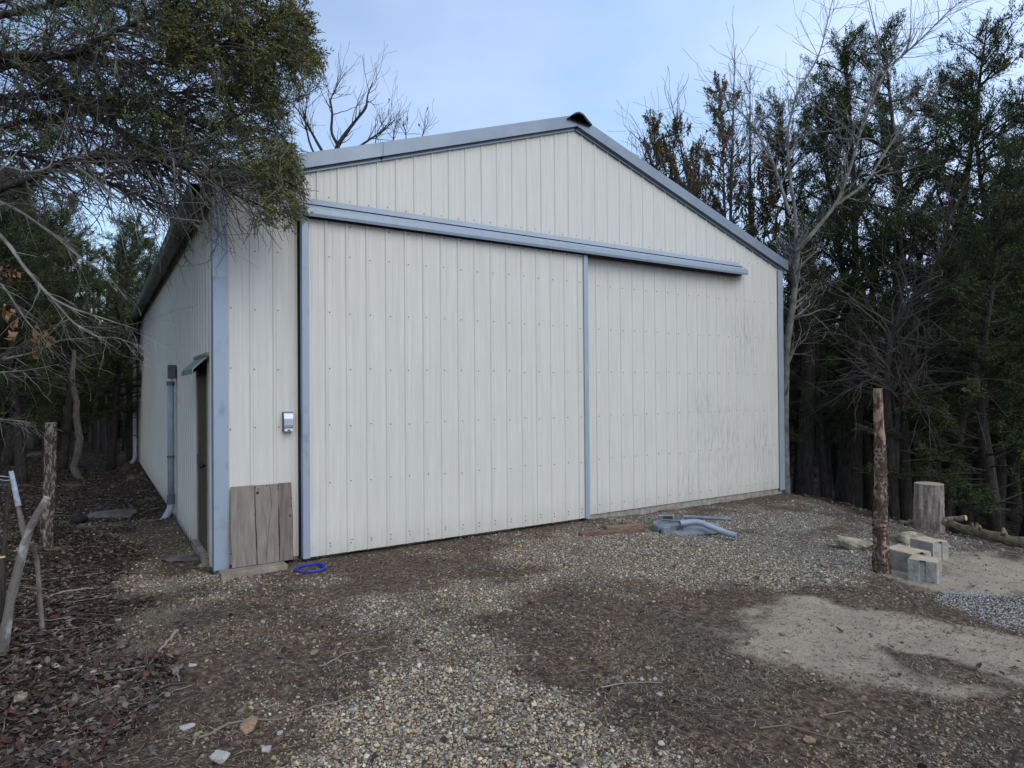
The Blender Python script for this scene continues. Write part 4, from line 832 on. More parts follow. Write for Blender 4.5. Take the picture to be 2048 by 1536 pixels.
mb = MB(); d2 = 6.2; pp_ = limbpath([(6, 1050, d2), (14, 1010, d2), (22, 960, d2)]); pp_[0][2] = gz(pp_[0])-.02; mb.tube(pp_, [.02, .017, .013], 8); o_ = mb.build('dark_stick', M['bark']); tag(o_, 'dark upright stick behind the taped tip of the forked stake', 'stick')
# --- larger sticks in the foreground, each one its own object
sticks = [([(400, 1478), (470, 1440), (560, 1436), (700, 1395)], .006, .2), ([(640, 1335), (700, 1305), (770, 1300)], .005, .22), ([(355, 1270), (335, 1290), (318, 1310)], .012, .25), ([(250, 1440), (320, 1390), (385, 1370)], .004, .24), ([(960, 1305), (1010, 1318), (1060, 1310)], .004, .2), ([(1465, 1168), (1500, 1172)], .006, .06), ([(100, 1195), (150, 1180), (190, 1176)], .009, .26), ([(930, 1475), (980, 1488), (1030, 1500)], .006, .08), ([(1640, 1440), (1700, 1425), (1735, 1445)], .003, .2)]
for k, (pt_, r_, g_) in enumerate(sticks):
    p_ = []
    for a1, b1 in pt_: c_ = G(a1, b1, 0); c_[2] = gz(c_)+r_+.006; p_.append(c_)
    p_ = np.array(p_); tf = np.linspace(0, len(p_)-1, 12); p_ = np.stack([np.interp(tf, range(len(p_)), p_[:, c]) for c in range(3)], 1); p_ += rng.normal(0, .004, p_.shape)
    mb = MB(); mb.tube(p_, np.linspace(1.1, .6, 12)*r_, 7, c=np.array([g_, g_*.87, g_*.72])); o_ = mb.build('fallen_stick', M['stone'])
    tag(o_, ['long thin dark stick lying across the soil at lower left', 'pale curved twig on the dirt left of the gravel track', 'short thick pale stick in the soil below the side door', 'thin pale twig lying in leaf litter at lower left', 'pale curved twig lying across the dark soil at centre', 'short black stick on the gravel right of centre', 'pale weathered stick lying on the left bank', 'dark stick on gravel at the bottom centre', 'thin hooked straw twig in the dark soil at lower right'][k], 'stick')


# ------------------------------------------------------------------ trees
def norm(v): return v/(np.linalg.norm(v, axis=-1, keepdims=True)+1e-9)
def sprays(mb, C_, D_, size, leaf, n, cols, rnd, flat=.5, aspect=.26):
    "clumps of scale-leaf shoots: n thin tapering blades round every centre"
    C_ = np.asarray(C_); D_ = np.asarray(D_); k = len(C_)
    if k == 0: return
    pd = norm(D_+rnd.normal(0, .35, (k, 3))); sz = np.repeat(np.broadcast_to(size, (k,)), n)[:, None]; al = rnd.uniform(-1, 1, (k*n, 1))
    c = np.repeat(C_, n, 0)+np.repeat(pd, n, 0)*al*sz*2.1+rnd.normal(0, 1, (k*n, 3))*sz*.42*(1.15-.6*al)
    d = norm(np.repeat(pd, n, 0)*1.1+rnd.normal(0, .5, (k*n, 3))); s = norm(np.cross(d, rnd.normal(0, 1, (k*n, 3))))
    L = leaf*rnd.uniform(.6, 1.5, (k*n, 1)); W_ = L*aspect
    v = np.stack([c-d*L*.5, c+s*W_, c+d*L*.7, c-s*W_], 1).reshape(-1, 3)
    q = (np.arange(k*n)*4)[:, None]+np.array([0, 1, 2, 3])[None]
    cc = np.asarray(cols)
    ci = np.repeat(rnd.integers(0, len(cc), k), n); col = cc[ci]*np.repeat(rnd.uniform(.6, 1.25, k), n)[:, None]*rnd.uniform(.75, 1.25, (k*n, 1))
    mb.add(v, q, c=np.repeat(col, 4, 0))
def curve(p0, d0, L, n, rnd, wob=.12, pull=(0, 0, 0)):
    p = [np.array(p0, float)]; d = norm(np.array(d0, float)); st = L/(n-1)
    for _ in range(n-1):
        d = norm(d+rnd.normal(0, wob, 3)+np.array(pull)); p.append(p[-1]+d*st)
    return np.array(p)
GREEN = np.array([(.026, .040, .015), (.034, .046, .017), (.020, .032, .014), (.045, .050, .018), (.036, .040, .020)])*1.8
OLIVE = np.array([(.080, .080, .025), (.070, .072, .024), (.058, .066, .025), (.095, .086, .028), (.05, .058, .025)])*1.9
BROWN = np.array([(.15, .095, .038), (.12, .08, .033), (.085, .08, .034), (.17, .11, .045), (.06, .065, .03)])
def cedar_mesh(seed, H, Rw, leaf=.05, nl=50, bare=.12, dens=1.0, cols=GREEN, shape=.75, trunk_r=.13, leaders=1, topcols=None, kin=1.0):
    rnd = np.random.default_rng(seed); tr = MB(); tw = MB(); fo = MB(); n = 14
    trunks = []
    for q in range(leaders):
        d = np.array((rnd.normal(0, .05), rnd.normal(0, .05), 1.0)) if leaders == 1 else np.array((math.cos(q*2.4)*.35, math.sin(q*2.4)*.35, 1.0))
        h = H*(1.0 if q == 0 else rnd.uniform(.72, .93)); p = curve((0, 0, -.4), d, h+.4, n, rnd, .04, (0, 0, .06)); tr.tube(p, np.linspace(1, .08, n)*trunk_r/(1 if leaders == 1 else 1.4), 8); trunks.append((p, h))
    CC, DD, TT = [], [], []
    for p, h in trunks:
        nb = int(76*dens*h/9)
        for k in range(nb):
            f = bare+(1-bare)*((k+rnd.random())/nb); z = f*h; pt = np.array([np.interp(z, p[:, 2], p[:, c]) for c in range(3)])
            rf = (f-bare)/(1-bare); prof = min(1, .55+rf*2.2)*(1-rf)**shape
            L = Rw*prof*rnd.uniform(.55, 1.12)+.25; az = rnd.uniform(0, 6.28); el = rnd.uniform(-.05, .55)+rf*.5
            br = curve(pt, (math.cos(az)*math.cos(el), math.sin(az)*math.cos(el), math.sin(el)), L, 7, rnd, .12, (0, 0, .05)); tw.tube(br, np.linspace(1, .2, 7)*(.009+.011*L), 4, cap=False)
            # dead inner twigs
            for _ in range(3): 
                t_ = rnd.uniform(.1, .6); b0 = br[int(t_*6)]; tw.tube(curve(b0, norm(rnd.normal(0, 1, 3)+np.array((math.cos(az), math.sin(az), 0))), rnd.uniform(.2, .6), 4, rnd, .25), np.linspace(.006, .002, 4), 3, cap=False)
            ns = max(2, int(L*5.2*kin))
            for j_ in range(ns):
                t_ = rnd.uniform(.28, 1.0); b0 = br[min(6, int(t_*6))]; dd = norm(br[-1]-br[0]+rnd.normal(0, .6, 3)*L+np.array((0, 0, .25*L)))
                l2 = rnd.uniform(.15, .55)*(.5+.5*L/Rw); sb = curve(b0, dd, l2, 4, rnd, .2, (0, 0, .08)); tw.tube(sb, [.007, .005, .003, .002], 3, cap=False)
                for m_ in (1, 2, 3):
                    if rnd.random() < .74: CC.append(sb[m_]); DD.append(norm(sb[-1]-sb[0]+np.array((0, 0, .12)))); TT.append(f)
        tp_ = p[-4]+(p[-1]-p[-4])*rnd.random((26, 1))+rnd.normal(0, .09, (26, 3)); CC += list(tp_); DD += [np.array((0, 0, 1.))]*26; TT += [1]*26
    CC = np.array(CC); DD = np.array(DD); TT = np.array(TT)
    if topcols is None: sprays(fo, CC, DD, .07, leaf, nl, cols, rnd, aspect=.115)
    else:
        k = rnd.random(len(CC)) < np.clip((TT-.45)*3, 0, 1); sprays(fo, CC[k], DD[k], .06, leaf, nl, topcols, rnd); k2 = (~k) & (rnd.random(len(CC)) < .45); sprays(fo, CC[k2], DD[k2], .06, leaf, nl, cols, rnd)
    return tr, tw, fo
def make_cedar(name, label, args, group=None, barkm='bark', twm='twig_dark'):
    tr, tw, fo = cedar_mesh(**args); root = empty(name, (0, 0, 0), label, 'tree', group)
    tr.build('trunk', M[barkm], root, smooth=True); tw.build('limbs', M[twm], root); fo.build('crown', M['leaf'], root); return root
def kids(o): return [c for c in scene.collection.objects if c.parent == o]
def copy_tree(root, ch, label, group):
    r_ = root.copy(); scene.collection.objects.link(r_)
    for c in ch: d = c.copy(); scene.collection.objects.link(d); d.parent = r_
    r_['label'] = label
    if group: r_['group'] = group
    elif 'group' in r_: del r_['group']
    return r_
cedars = [make_cedar('cedar_tree', 'x', dict(seed=s_, H=9.0, Rw=rw, shape=sh, bare=bb, dens=dn)) for s_, rw, sh, bb, dn in ((11, 2.3, .55, .14, 1.0), (12, 2.7, .65, .2, .95), (13, 2.0, .5, .1, 1.1), (14, 2.6, .5, .25, .8))]
ckids = [kids(c) for c in cedars]; used = set()
def put_cedar(k, px, d, top, label, group=None, wide=1.0, base_z=None, rz=None):
    "stands at pixel column px, distance d, with its top at pixel row top"
    p = P(px, 780, d); x, y = p[0], p[1]; z = float(gh(x, y)) if base_z is None else base_z; zt = P(px, top, d)[2]; s_ = (zt-z)/9.0
    if k not in used: o_ = cedars[k]; used.add(k); o_['label'] = label; 
    else: o_ = copy_tree(cedars[k], ckids[k], label, group)
    if group: o_['group'] = group
    o_.location = (x, y, z); o_.scale = (s_*wide, s_*wide, s_); o_.rotation_euler = (0, 0, random.uniform(0, 6.28) if rz is None else rz); return o_
# right-hand wood, prominent trees
put_cedar(1, 1805, 13.5, 45, 'tallest dark cedar on the right with its pointed top against the sky', wide=1.05)
put_cedar(0, 1930, 14.5, 60, 'second tall cedar just right of the tallest cedar, its top against pale sky', wide=1.1)
put_cedar(3, 2040, 13.0, 110, 'cedar at the right edge of the photo reaching the sky', wide=1.2)
put_cedar(1, 1738, 14.6, 62, 'broad cedar just left of the tallest cedar, its top near the photo top', wide=.95)
put_cedar(0, 1988, 14.2, 120, 'cedar between the second tall cedar and the one at the right edge', wide=1.0)
put_cedar(2, 1690, 15.5, 170, 'slimmer green cedar left of the tallest cedar', wide=1.0)
put_cedar(0, 1590, 17.0, 190, 'narrow cedar rising just right of the brown-tipped cedar', wide=.95)
put_cedar(3, 1870, 11.5, 330, 'bushy cedar standing before the tallest cedars at right', wide=1.15)
put_cedar(2, 2010, 10.6, 420, 'dense low cedar nearest the right edge above the fallen log', wide=1.6)
put_cedar(1, 1650, 13.0, 430, 'shaded cedar between the building corner and the bark post', wide=1.2)
bt = make_cedar('brown_tipped_cedar', 'sparse cedar with rusty brown tips showing above the right roof slope', dict(seed=31, H=9.5, Rw=1.9, leaf=.055, nl=22, bare=.36, dens=.8, cols=GREEN, topcols=BROWN, leaders=5, trunk_r=.12, kin=1.2), twm='twig_grey', barkm='bark_light')
p_ = P(1440, 780, 18); zt = P(1440, 125, 18)[2]; bt.location = (p_[0], p_[1], gz(p_)); s_ = (zt-bt.location.z)/9.5; bt.scale = (s_*.68, s_*.68, s_)
# far and filler trees
gR = 'dark cedars deep in the right wood'; gL = 'dark cedars in the left wood'
rf = np.random.default_rng(77)
def interp_top(px, pts): return np.interp(px, [a for a, b in pts], [b for a, b in pts])
n_ = 0
rowname = {16: 'second', 21: 'third', 28: 'farthest', 12.2: 'nearest', 17: 'second', 22: 'third', 29: 'farthest', 12.5: 'nearest'}
for d, xsr, pts in ((16, np.arange(1560, 2300, 130), [(1550, 600), (1700, 520), (1850, 430), (2300, 180)]), (21, np.arange(1520, 2500, 120), [(1500, 600), (1700, 560), (1900, 430), (2400, 250)]), (28, np.arange(1500, 2300, 100), [(1500, 640), (1800, 600), (2300, 400)]), (12.2, np.arange(2100, 2700, 130), [(2000, 250), (2700, 0)])):
    for px in xsr:
        put_cedar(int(rf.integers(0, 4)), px+rf.uniform(-25, 25), d+rf.uniform(-1.2, 1.2), interp_top(px, pts)+rf.uniform(-30, 60), 'dark cedar standing in the %s row of the shaded wood right of the building' % rowname[d], gR+', %s row' % rowname[d], wide=rf.uniform(1.1, 1.5)); n_ += 1
for d, xsr, pts in ((17, np.arange(-420, 250, 105), [(-400, 200), (0, 330), (170, 410), (250, 440)]), (22, np.arange(-350, 330, 85), [(-400, 250), (0, 350), (230, 430), (330, 560)]), (29, np.arange(-300, 400, 70), [(-300, 350), (200, 430), (300, 500), (400, 560)]), (12.5, np.arange(-520, 60, 140), [(-500, 100), (60, 380)])):
    for px in xsr:
        put_cedar(int(rf.integers(0, 4)), px+rf.uniform(-20, 20), d+rf.uniform(-1.2, 1.2), interp_top(px, pts)+rf.uniform(-20, 50), 'dark cedar standing in the %s row of the shaded wood left of the building' % rowname[d], gL+', %s row' % rowname[d], wide=rf.uniform(1.1, 1.45)); n_ += 1
# distant woodland: countless trees read as one dark mass
rnd = np.random.default_rng(5); mb = MB()
def farwood(a0, a1, r0, r1, n, hmax):
    k = n; az = rnd.uniform(a0, a1, k); r_ = rnd.uniform(r0, r1, k); x = CAM[0]+np.sin(az)*r_; y = CAM[1]+np.cos(az)*r_
    z = gh(x, y)+rnd.random(k)**1.15*hmax*(.7+.3*np.sin(az*37)*np.sin(az*91)); c = np.stack([x, y, z], 1); d = norm(rnd.normal(0, 1, (k, 3))); s_ = norm(np.cross(d, rnd.normal(0, 1, (k, 3)))); L = rnd.uniform(.12, .42, (k, 1))
    v = np.stack([c-d*L, c+s_*L*.4, c+d*L, c-s_*L*.4], 1).reshape(-1, 3); q = (np.arange(k)*4)[:, None]+np.array([0, 1, 2, 3])[None]
    mb.add(v, q, c=np.repeat(GREEN[rnd.integers(0, 5, k)]*rnd.uniform(.5, 1.1, (k, 1)), 4, 0))
farwood(R(-14), R(6), 34, 52, 60000, 6.5); farwood(R(52), R(78), 32, 50, 80000, 8.5)
for _ in range(260):
    az = rnd.uniform(R(-12), R(5)) if _ % 2 else rnd.uniform(R(52), R(76)); r_ = rnd.uniform(24, 48); x = CAM[0]+math.sin(az)*r_; y = CAM[1]+math.cos(az)*r_; z = float(gh(x, y)); h = rnd.uniform(4, 8)
    g_ = rnd.uniform(.05, .12); mb.tube(curve((x, y, z-.3), (rnd.normal(0, .08), rnd.normal(0, .08), 1), h, 5, rnd, .05), np.linspace(rnd.uniform(.04, .15), .03, 5), 5, cap=False, c=np.array([g_, g_*.9, g_*.8]))
tag(mb.build('distant_woods', M['leaf']), kind='stuff')
# ------------------------------------------------------------------ bare trees
def grow(mb, p0, d0, L, r, depth, rnd, spread=.6, up=.08, kids_=(3, 5), wob=.2, minr=.0016, ratio=.62, tips=None):
    n = max(4, int(5+L*2)); p = curve(p0, d0, L, n, rnd, wob, (0, 0, up)); rad = np.linspace(r, max(r*.35, minr), n)
    mb.tube(p, rad, 7 if r > .03 else (5 if r > .01 else 3), cap=False)
    if depth <= 0 or r < minr*1.2:
        if tips is not None: tips.append(p[-1])
        return
    k = rnd.integers(kids_[0], kids_[1]+1)
    for j_ in range(k):
        t_ = rnd.uniform(.3, 1.0) if j_ else 1.0; i_ = min(n-1, max(1, int(t_*(n-1)))); d = norm(p[i_]-p[i_-1]); d = norm(d+rnd.normal(0, spread, 3))
        grow(mb, p[i_], d, L*ratio*rnd.uniform(.7, 1.25), rad[i_]*(.72 if j_ == 0 else .58), depth-1, rnd, spread, up, kids_, wob, minr, ratio, tips)
def stem(mb, pts, rads, k=9, seed=0, wob=.05):
    p = np.array([P(*a) for a in pts]); n = len(p)*5; t = np.linspace(0, len(p)-1, n); q = np.stack([np.interp(t, range(len(p)), p[:, c]) for c in range(3)], 1)
    for _ in range(2): q[1:-1] = (q[:-2]+q[1:-1]*2+q[2:])/4
    r_ = np.random.default_rng(seed); rr = np.interp(t, range(len(p)), rads); mb.tube(q, rr, k, wob=1+r_.normal(0, wob, (n, k)), cap=False); return q, rr
def twigs_on(mb, q, rr, n, rnd, L=(.3, 1.2), spread=.8, depth=2, up=.1, r=.5, lo=.2, tips=None, kids_=(2, 4), minr=.0016):
    for _ in range(n):
        i_ = int(rnd.uniform(lo, 1)*(len(q)-2))+1; d = norm(norm(q[i_]-q[i_-1])+rnd.normal(0, spread, 3)); grow(mb, q[i_], d, rnd.uniform(*L), min(rr[i_]*r, .02), depth, rnd, .5, up, kids_, .14, minr, tips=tips)
def bare_tree(name, label, stems, tw, matl, seed, leafy=0, group=None, base=None, twm=None, cols=BROWN):
    rnd = np.random.default_rng(seed); tr = MB(); br = MB(); tips = []
    for pts, rads in stems:
        q, rr = stem(tr, pts, rads, seed=seed); twigs_on(br, q, rr, rnd=rnd, tips=tips, **tw)
    o_ = empty(name, tuple(P(*stems[0][0][0])), label, 'tree', group); tr.build('trunk', M[matl], o_, smooth=True); br.build('branches', M[twm or matl], o_)
    if leafy and tips:
        fo = MB(); tp_ = np.array(tips); k = rnd.random(len(tp_)) < leafy; tp_ = tp_[k]; sprays(fo, tp_, np.tile((0, 0, -.6), (len(tp_), 1)), .03, .07, 3, cols, rnd, aspect=.4); fo.build('crown', M['leaf'], o_)
    return o_
# behind the roof, left of the ridge
d = 26
bare_tree('bare_tree', 'bare forked tree seen above the left roof slope against the blue sky', [([(690, 760, d), (690, 500, d), (680, 330, d), (672, 295, d), (700, 255, d), (733, 215, d), (735, 190, d), (745, 165, d)], [.17, .14, .11, .10, .06, .05, .03, .015]),
  ([(676, 292, d), (662, 265, d), (665, 225, d), (660, 200, d), (675, 170, d), (690, 145, d)], [.06, .055, .045, .03, .02, .01]), ([(660, 330, d), (640, 295, d), (612, 245, d), (585, 205, d)], [.07, .06, .035, .012]), ([(695, 310, d), (730, 285, d), (765, 262, d), (790, 240, d)], [.05, .04, .025, .01]), ([(640, 330, d), (620, 290, d), (610, 245, d), (613, 200, d), (618, 175, d)], [.05, .04, .03, .02, .01])],
  dict(n=16, L=(.5, 1.6), spread=.55, depth=1, up=.12, lo=.35, kids_=(2, 3), minr=.006), 'twig_dark', 41)
d = 24
bare_tree('bare_sapling', 'thin bare sapling tops with a few withered leaves just above the roof edge', [([(790, 500, d), (785, 300, d), (788, 262, d), (795, 240, d)], [.05, .03, .018, .01]), ([(815, 500, d), (812, 285, d), (812, 262, d), (806, 250, d)], [.04, .02, .015, .008]), ([(845, 500, d), (842, 280, d), (848, 262, d), (856, 245, d)], [.04, .02, .015, .008]), ([(745, 500, d), (748, 300, d), (755, 262, d), (772, 235, d)], [.04, .02, .015, .008])],
  dict(n=12, L=(.3, .9), spread=.5, depth=1, up=.15, lo=.5, kids_=(1, 3), minr=.006), 'twig_dark', 42, leafy=.12)
d = 22
bare_tree('thin_bare_tree', 'slim bare stems rising through the sky gap beside the left gutter', [([(350, 700, d), (345, 440, d), (325, 370, d), (310, 290, d), (300, 220, d)], [.06, .05, .04, .03, .015]), ([(360, 700, d), (352, 430, d), (348, 360, d), (342, 290, d), (335, 200, d)], [.05, .04, .03, .02, .01]), ([(364, 700, d), (360, 420, d), (362, 350, d), (372, 260, d)], [.045, .035, .025, .01])],
  dict(n=14, L=(.5, 1.3), spread=.5, depth=1, up=.05, lo=.4, kids_=(2, 3), minr=.005), 'twig_dark', 43)
# grey branchy thicket round the brown-tipped cedar
d = 17
for k, (x0, lean, top) in enumerate(((1460, 10, 90), (1400, -60, 190), (1345, -60, 260), (1300, -30, 340), (1500, 0, 130))):
    bare_tree('bare_tree', ['bare grey tree whose twigs spread behind the brown-tipped cedar', 'leaning bare tree left of the brown-tipped cedar', 'low bare tree close above the right roof slope', 'smallest bare tree at the lower part of the right roof slope, left of the others', 'upright bare grey tree right of the brown-tipped cedar'][k],
      [([(x0+30, 780, d), (x0+15, 600, d), (x0, 480, d), (x0+lean*.5, (480+top)/2, d), (x0+lean, top, d)], [.07, .06, .045, .028, .006])], dict(n=60, L=(.35, 1.2), spread=.8, depth=2, up=.07, lo=.35, kids_=(2, 4), minr=.0045), 'twig_grey', 50+k)
# saplings beside the right corner
d = 11.8
bare_tree('bare_forked_tree', 'pale bare forked tree rising just right of the building corner', [([(1572, 990, d), (1570, 850, d), (1572, 700, d), (1588, 600, d), (1594, 520, d), (1594, 490, d)], [.075, .066, .06, .055, .05, .046]),
  ([(1594, 500, d), (1590, 420, d), (1576, 330, d), (1575, 260, d), (1592, 190, d), (1640, 110, d), (1665, 0, d)], [.036, .03, .024, .02, .017, .013, .006]), ([(1596, 500, d), (1640, 450, d), (1675, 405, d), (1700, 340, d), (1722, 260, d), (1745, 180, d), (1762, 110, d), (1735, -10, d)], [.04, .036, .03, .026, .022, .018, .014, .006]),
  ([(1722, 262, d), (1770, 140, d), (1830, 90, d), (1900, 20, d), (1925, 0, d)], [.022, .018, .014, .01, .006]), ([(1665, 415, d), (1730, 370, d), (1780, 290, d), (1850, 190, d), (1900, 160, d)], [.03, .024, .02, .014, .007]), ([(1580, 430, d), (1545, 320, d), (1500, 240, d), (1440, 190, d)], [.03, .024, .014, .006])],
  dict(n=36, L=(.25, .9), spread=.75, depth=2, up=.05, lo=.25, kids_=(2, 4), minr=.003), 'twig_pale', 61)
d = 11.0
bare_tree('twin_trunk_tree', 'small twin-trunked tree with pale upper stems behind the bark post', [([(1790, 1060, d), (1780, 900, d), (1772, 780, d), (1778, 700, d), (1795, 640, d), (1825, 600, d), (1865, 555, d), (1890, 480, d), (1905, 400, d)], [.09, .075, .065, .055, .045, .04, .034, .022, .01]),
  ([(1784, 1060, d+.05), (1790, 920, d), (1792, 850, d), (1800, 810, d), (1822, 750, d), (1850, 700, d), (1905, 655, d), (1975, 630, d)], [.08, .065, .055, .045, .036, .03, .02, .008]), ([(1792, 830, d), (1782, 780, d), (1778, 740, d)], [.03, .02, .015])],
  dict(n=46, L=(.3, 1.3), spread=.75, depth=2, up=-.03, lo=.35, kids_=(2, 4), minr=.0028), 'bark', 62, twm='twig_grey')
# tangle of dead low twigs in front of the right wood
rndx = np.random.default_rng(88)
for k, (px, py, dd_, L_) in enumerate(((1640, 640, 12.5, 1.5), (1700, 760, 12.8, 1.6), (1900, 760, 11.6, 1.6), (1980, 700, 11.2, 1.6), (2030, 560, 10.8, 1.7), (1730, 560, 12.6, 1.6), (1860, 640, 12.2, 1.5), (1950, 860, 11.4, 1.4))):
    mb = MB()
    for _ in range(5):
        d_ = CR*rndx.uniform(-1, .9)+np.array((0, 0, rndx.uniform(-.35, .5)))-CF*.25; grow(mb, P(px+rndx.uniform(-30, 30), py+rndx.uniform(-30, 30), dd_+.6), d_, L_*rndx.uniform(.6, 1.1), .014, 3, rndx, .5, -.01, (2, 4), .14, .0028, .62)
    o_ = mb.build('dead_branches', M['twig_grey' if k % 2 else 'bark']); tag(o_, ['dead twigs right of the building corner at mid wall height', 'dead twigs low between the building corner and the bark post', 'dead pale twigs reaching sideways right of the twin-trunked tree', 'dead drooping twigs farther right above the fallen log', 'dead twigs at the right edge of the photo, highest of the low tangles', 'dead twigs high behind the twin-trunked tree', 'dead twigs around the upper stem of the twin-trunked tree', 'lowest dead twigs just above the fallen log'][k], 'branches', 'dead twig tangles in the right wood')
# thick shaded trunks
for k, (px, dd_, r_, top, lean) in enumerate(((1690, 13.5, .25, 620, 25), (1650, 14.5, .13, 560, -10), (1605, 13.0, .16, 600, 15), (1740, 16, .10, 500, 5), (1890, 15, .10, 560, -5), (1950, 17, .12, 500, 6), (2020, 15, .12, 500, 0), (1830, 18, .10, 500, 8))):
    b = P(px, 780, dd_); b[2] = gz(b)-.3; mb = MB(); t_ = P(px+lean, top, dd_); q = b+(t_-b)*np.linspace(0, 1, 12)[:, None]; mb.tube(q, np.linspace(r_*1.1, r_*.6, 12), 12, wob=1+rndx.normal(0, .05, (12, 12)), cap=False)
    o_ = mb.build('shaded_trunk', M['bark'], smooth=True); tag(o_, ['thickest tree trunk in the shade right of the building corner', 'second trunk, slimmer, just left of the thickest shaded trunk', 'dark trunk closest to the right building corner', 'slim dark trunk deep behind the bark post', 'slim dark trunk behind the sawn stump', 'slim dark trunk right of the sawn stump', 'slim dark trunk above the fallen log at the right edge', 'faint far trunk between bark post and stump'][k], 'tree trunk')
for k, (px, dd_, r_, top, lean, by) in enumerate(((160, 15, .08, 700, -12, 0), (262, 19, .11, 560, -14, 0), (215, 24, .10, 600, 0, 0), (130, 22, .12, 600, 10, 0), (40, 20, .14, 560, -4, 0), (300, 30, .12, 560, 4, 0))):
    b = P(px, 780, dd_); b[2] = gz(b)-.3; mb = MB(); t_ = P(px+lean, top, dd_); n_q = 12; q = b+(t_-b)*np.linspace(0, 1, n_q)[:, None]; q[1:-1] += rndx.normal(0, .04, (n_q-2, 3)); mb.tube(q, np.linspace(r_*1.2, r_*.5, 12), 9, wob=1+rndx.normal(0, .08, (12, 9)), cap=False)
    o_ = mb.build('shaded_trunk', M['bark_light' if k == 0 else 'bark'], smooth=True); tag(o_, ['thin crooked pale trunk in the leaf litter right of the left bark post', 'leaning dark trunk beside the far downspout', 'slim trunk deep in the left wood, second from the downspout', 'dark trunk behind the crooked pale trunk', 'dark trunk near the left edge of the photo behind the stakes', 'trunk just behind the far corner of the building'][k], 'tree trunk')
# ------------------------------------------------------------------ the big cedar overhanging from the left
rnd = np.random.default_rng(101)
blobs = [(290, 15, 80, 35, .9, 0), (365, 70, 60, 85, 1, 1), (440, 20, 80, 45, .7, 1), (520, 80, 95, 85, 1, 1), (590, 50, 55, 75, 1, 1), (620, 140, 32, 50, 1, 1), (575, 205, 45, 55, .9, 1), (480, 190, 90, 75, .6, 1), (560, 385, 42, 70, 1, 1), (545, 320, 60, 40, .75, 1), (595, 430, 18, 35, 1, 1), (400, 260, 120, 60, .35, 0), (60, 270, 60, 38, 1, 0), (50, 90, 90, 45, .5, 0), (200, 60, 70, 40, .5, 0), (180, 150, 60, 35, .4, 0), (40, 400, 70, 50, .35, 0), (330, 255, 60, 40, .45, 1),
  (120, 15, 90, 35, .95, 0), (220, 225, 50, 35, .35, 0), (430, 335, 70, 30, .35, 0), (90, 180, 90, 50, .2, 0), (300, 190, 100, 50, .25, 0), (300, 310, 40, 30, .5, 0), (20, 40, 40, 40, .5, 0), (300, 480, 60, 60, .25, 0), (150, 600, 100, 120, .12, 0), (255, 545, 40, 70, .3, 0)]
def EDGEX(py, px=0, off=0):
    return np.interp(py, [-100, 0, 60, 110, 150, 190, 230, 300, 340, 400, 460, 470], [640, 618, 648, 660, 655, 628, 590, 602, 610, 615, 612, 570])+off+(fbm(np.asarray(py)*1.0+700, np.asarray(px)*.6+50, 3, 1/22.)-.55)*60
def fdens(px, py):
    D = np.full(np.shape(px), .015); cl = .35*(fbm(np.asarray(px)+300, np.asarray(py)+300, 3, 1/46.)*2)**3+.55*(fbm(np.asarray(px)+900, np.asarray(py)+500, 3, 1/15.)*2)**5; O = np.zeros(np.shape(px))
    for (cx, cy, rx, ry, w_, ol) in blobs:
        e = w_*np.exp(-(((px-cx)/rx)**2+((py-cy)/ry)**2)**1.5); D = D+e; O = O+e*ol
    right = 648-.25*np.abs(py-110)+.12*np.maximum(py-330, 0)*0
    edge = EDGEX(py, px)
    D = D*(px < edge)*(py < 475+300*(px < 330))
    return np.clip(D*np.clip(cl, 0, 1.2), 0, 1)*.35, O/np.maximum(D, .05)
limbs = [
 ([(-260, 250, 7.2), (0, 108, 6.7), (150, 112, 6.3), (230, 62, 6.0), (330, 25, 5.9), (430, -60, 5.8)], [.09, .07, .05, .04, .03, .015]),
 ([(-260, 300, 7.2), (0, 128, 7), (130, 108, 6.8), (260, 130, 6.5), (400, 112, 6.2), (520, 62, 6.0), (620, 60, 5.8)], [.09, .07, .055, .04, .03, .02, .006]),
 ([(-260, 220, 7.2), (0, 110, 7), (120, 182, 6.8), (250, 270, 6.5), (350, 322, 6.2), (450, 380, 6.0), (570, 432, 5.8)], [.08, .06, .045, .035, .028, .018, .005]),
 ([(-260, 460, 7.2), (60, 360, 6.6), (150, 312, 6.5), (260, 316, 6.3), (380, 330, 6.2), (500, 338, 6.0), (592, 372, 5.9)], [.09, .05, .04, .034, .026, .016, .005]),
 ([(-260, 220, 7.2), (50, 190, 7.0), (200, 202, 6.8), (330, 232, 6.6), (450, 252, 6.3), (560, 262, 6.1), (595, 320, 6.0)], [.09, .05, .04, .032, .024, .014, .005]),
 ([(-260, 80, 7.2), (50, 22, 7.0), (250, -25, 6.8), (450, -5, 6.6), (590, 40, 6.3), (640, 130, 6.2)], [.09, .05, .04, .032, .02, .006]),
 ([(-200, 60, 8.2), (100, -30, 8.2), (330, 40, 8.0), (470, 120, 7.8), (540, 220, 7.6)], [.08, .05, .04, .025, .008]),
 ([(-200, 360, 7.6), (0, 250, 7.5), (140, 230, 7.4), (300, 190, 7.2), (440, 180, 7.0), (560, 190, 6.9)], [.07, .05, .04, .03, .02, .006]),
 ([(-200, 330, 8), (20, 300, 8), (180, 350, 8), (300, 400, 8), (420, 440, 8)], [.06, .04, .03, .02, .006]),
 ([(-200, 260, 8.4), (0, 200, 8.4), (150, 260, 8.4), (300, 280, 8.2), (420, 300, 8)], [.06, .04, .03, .02, .006]),
]
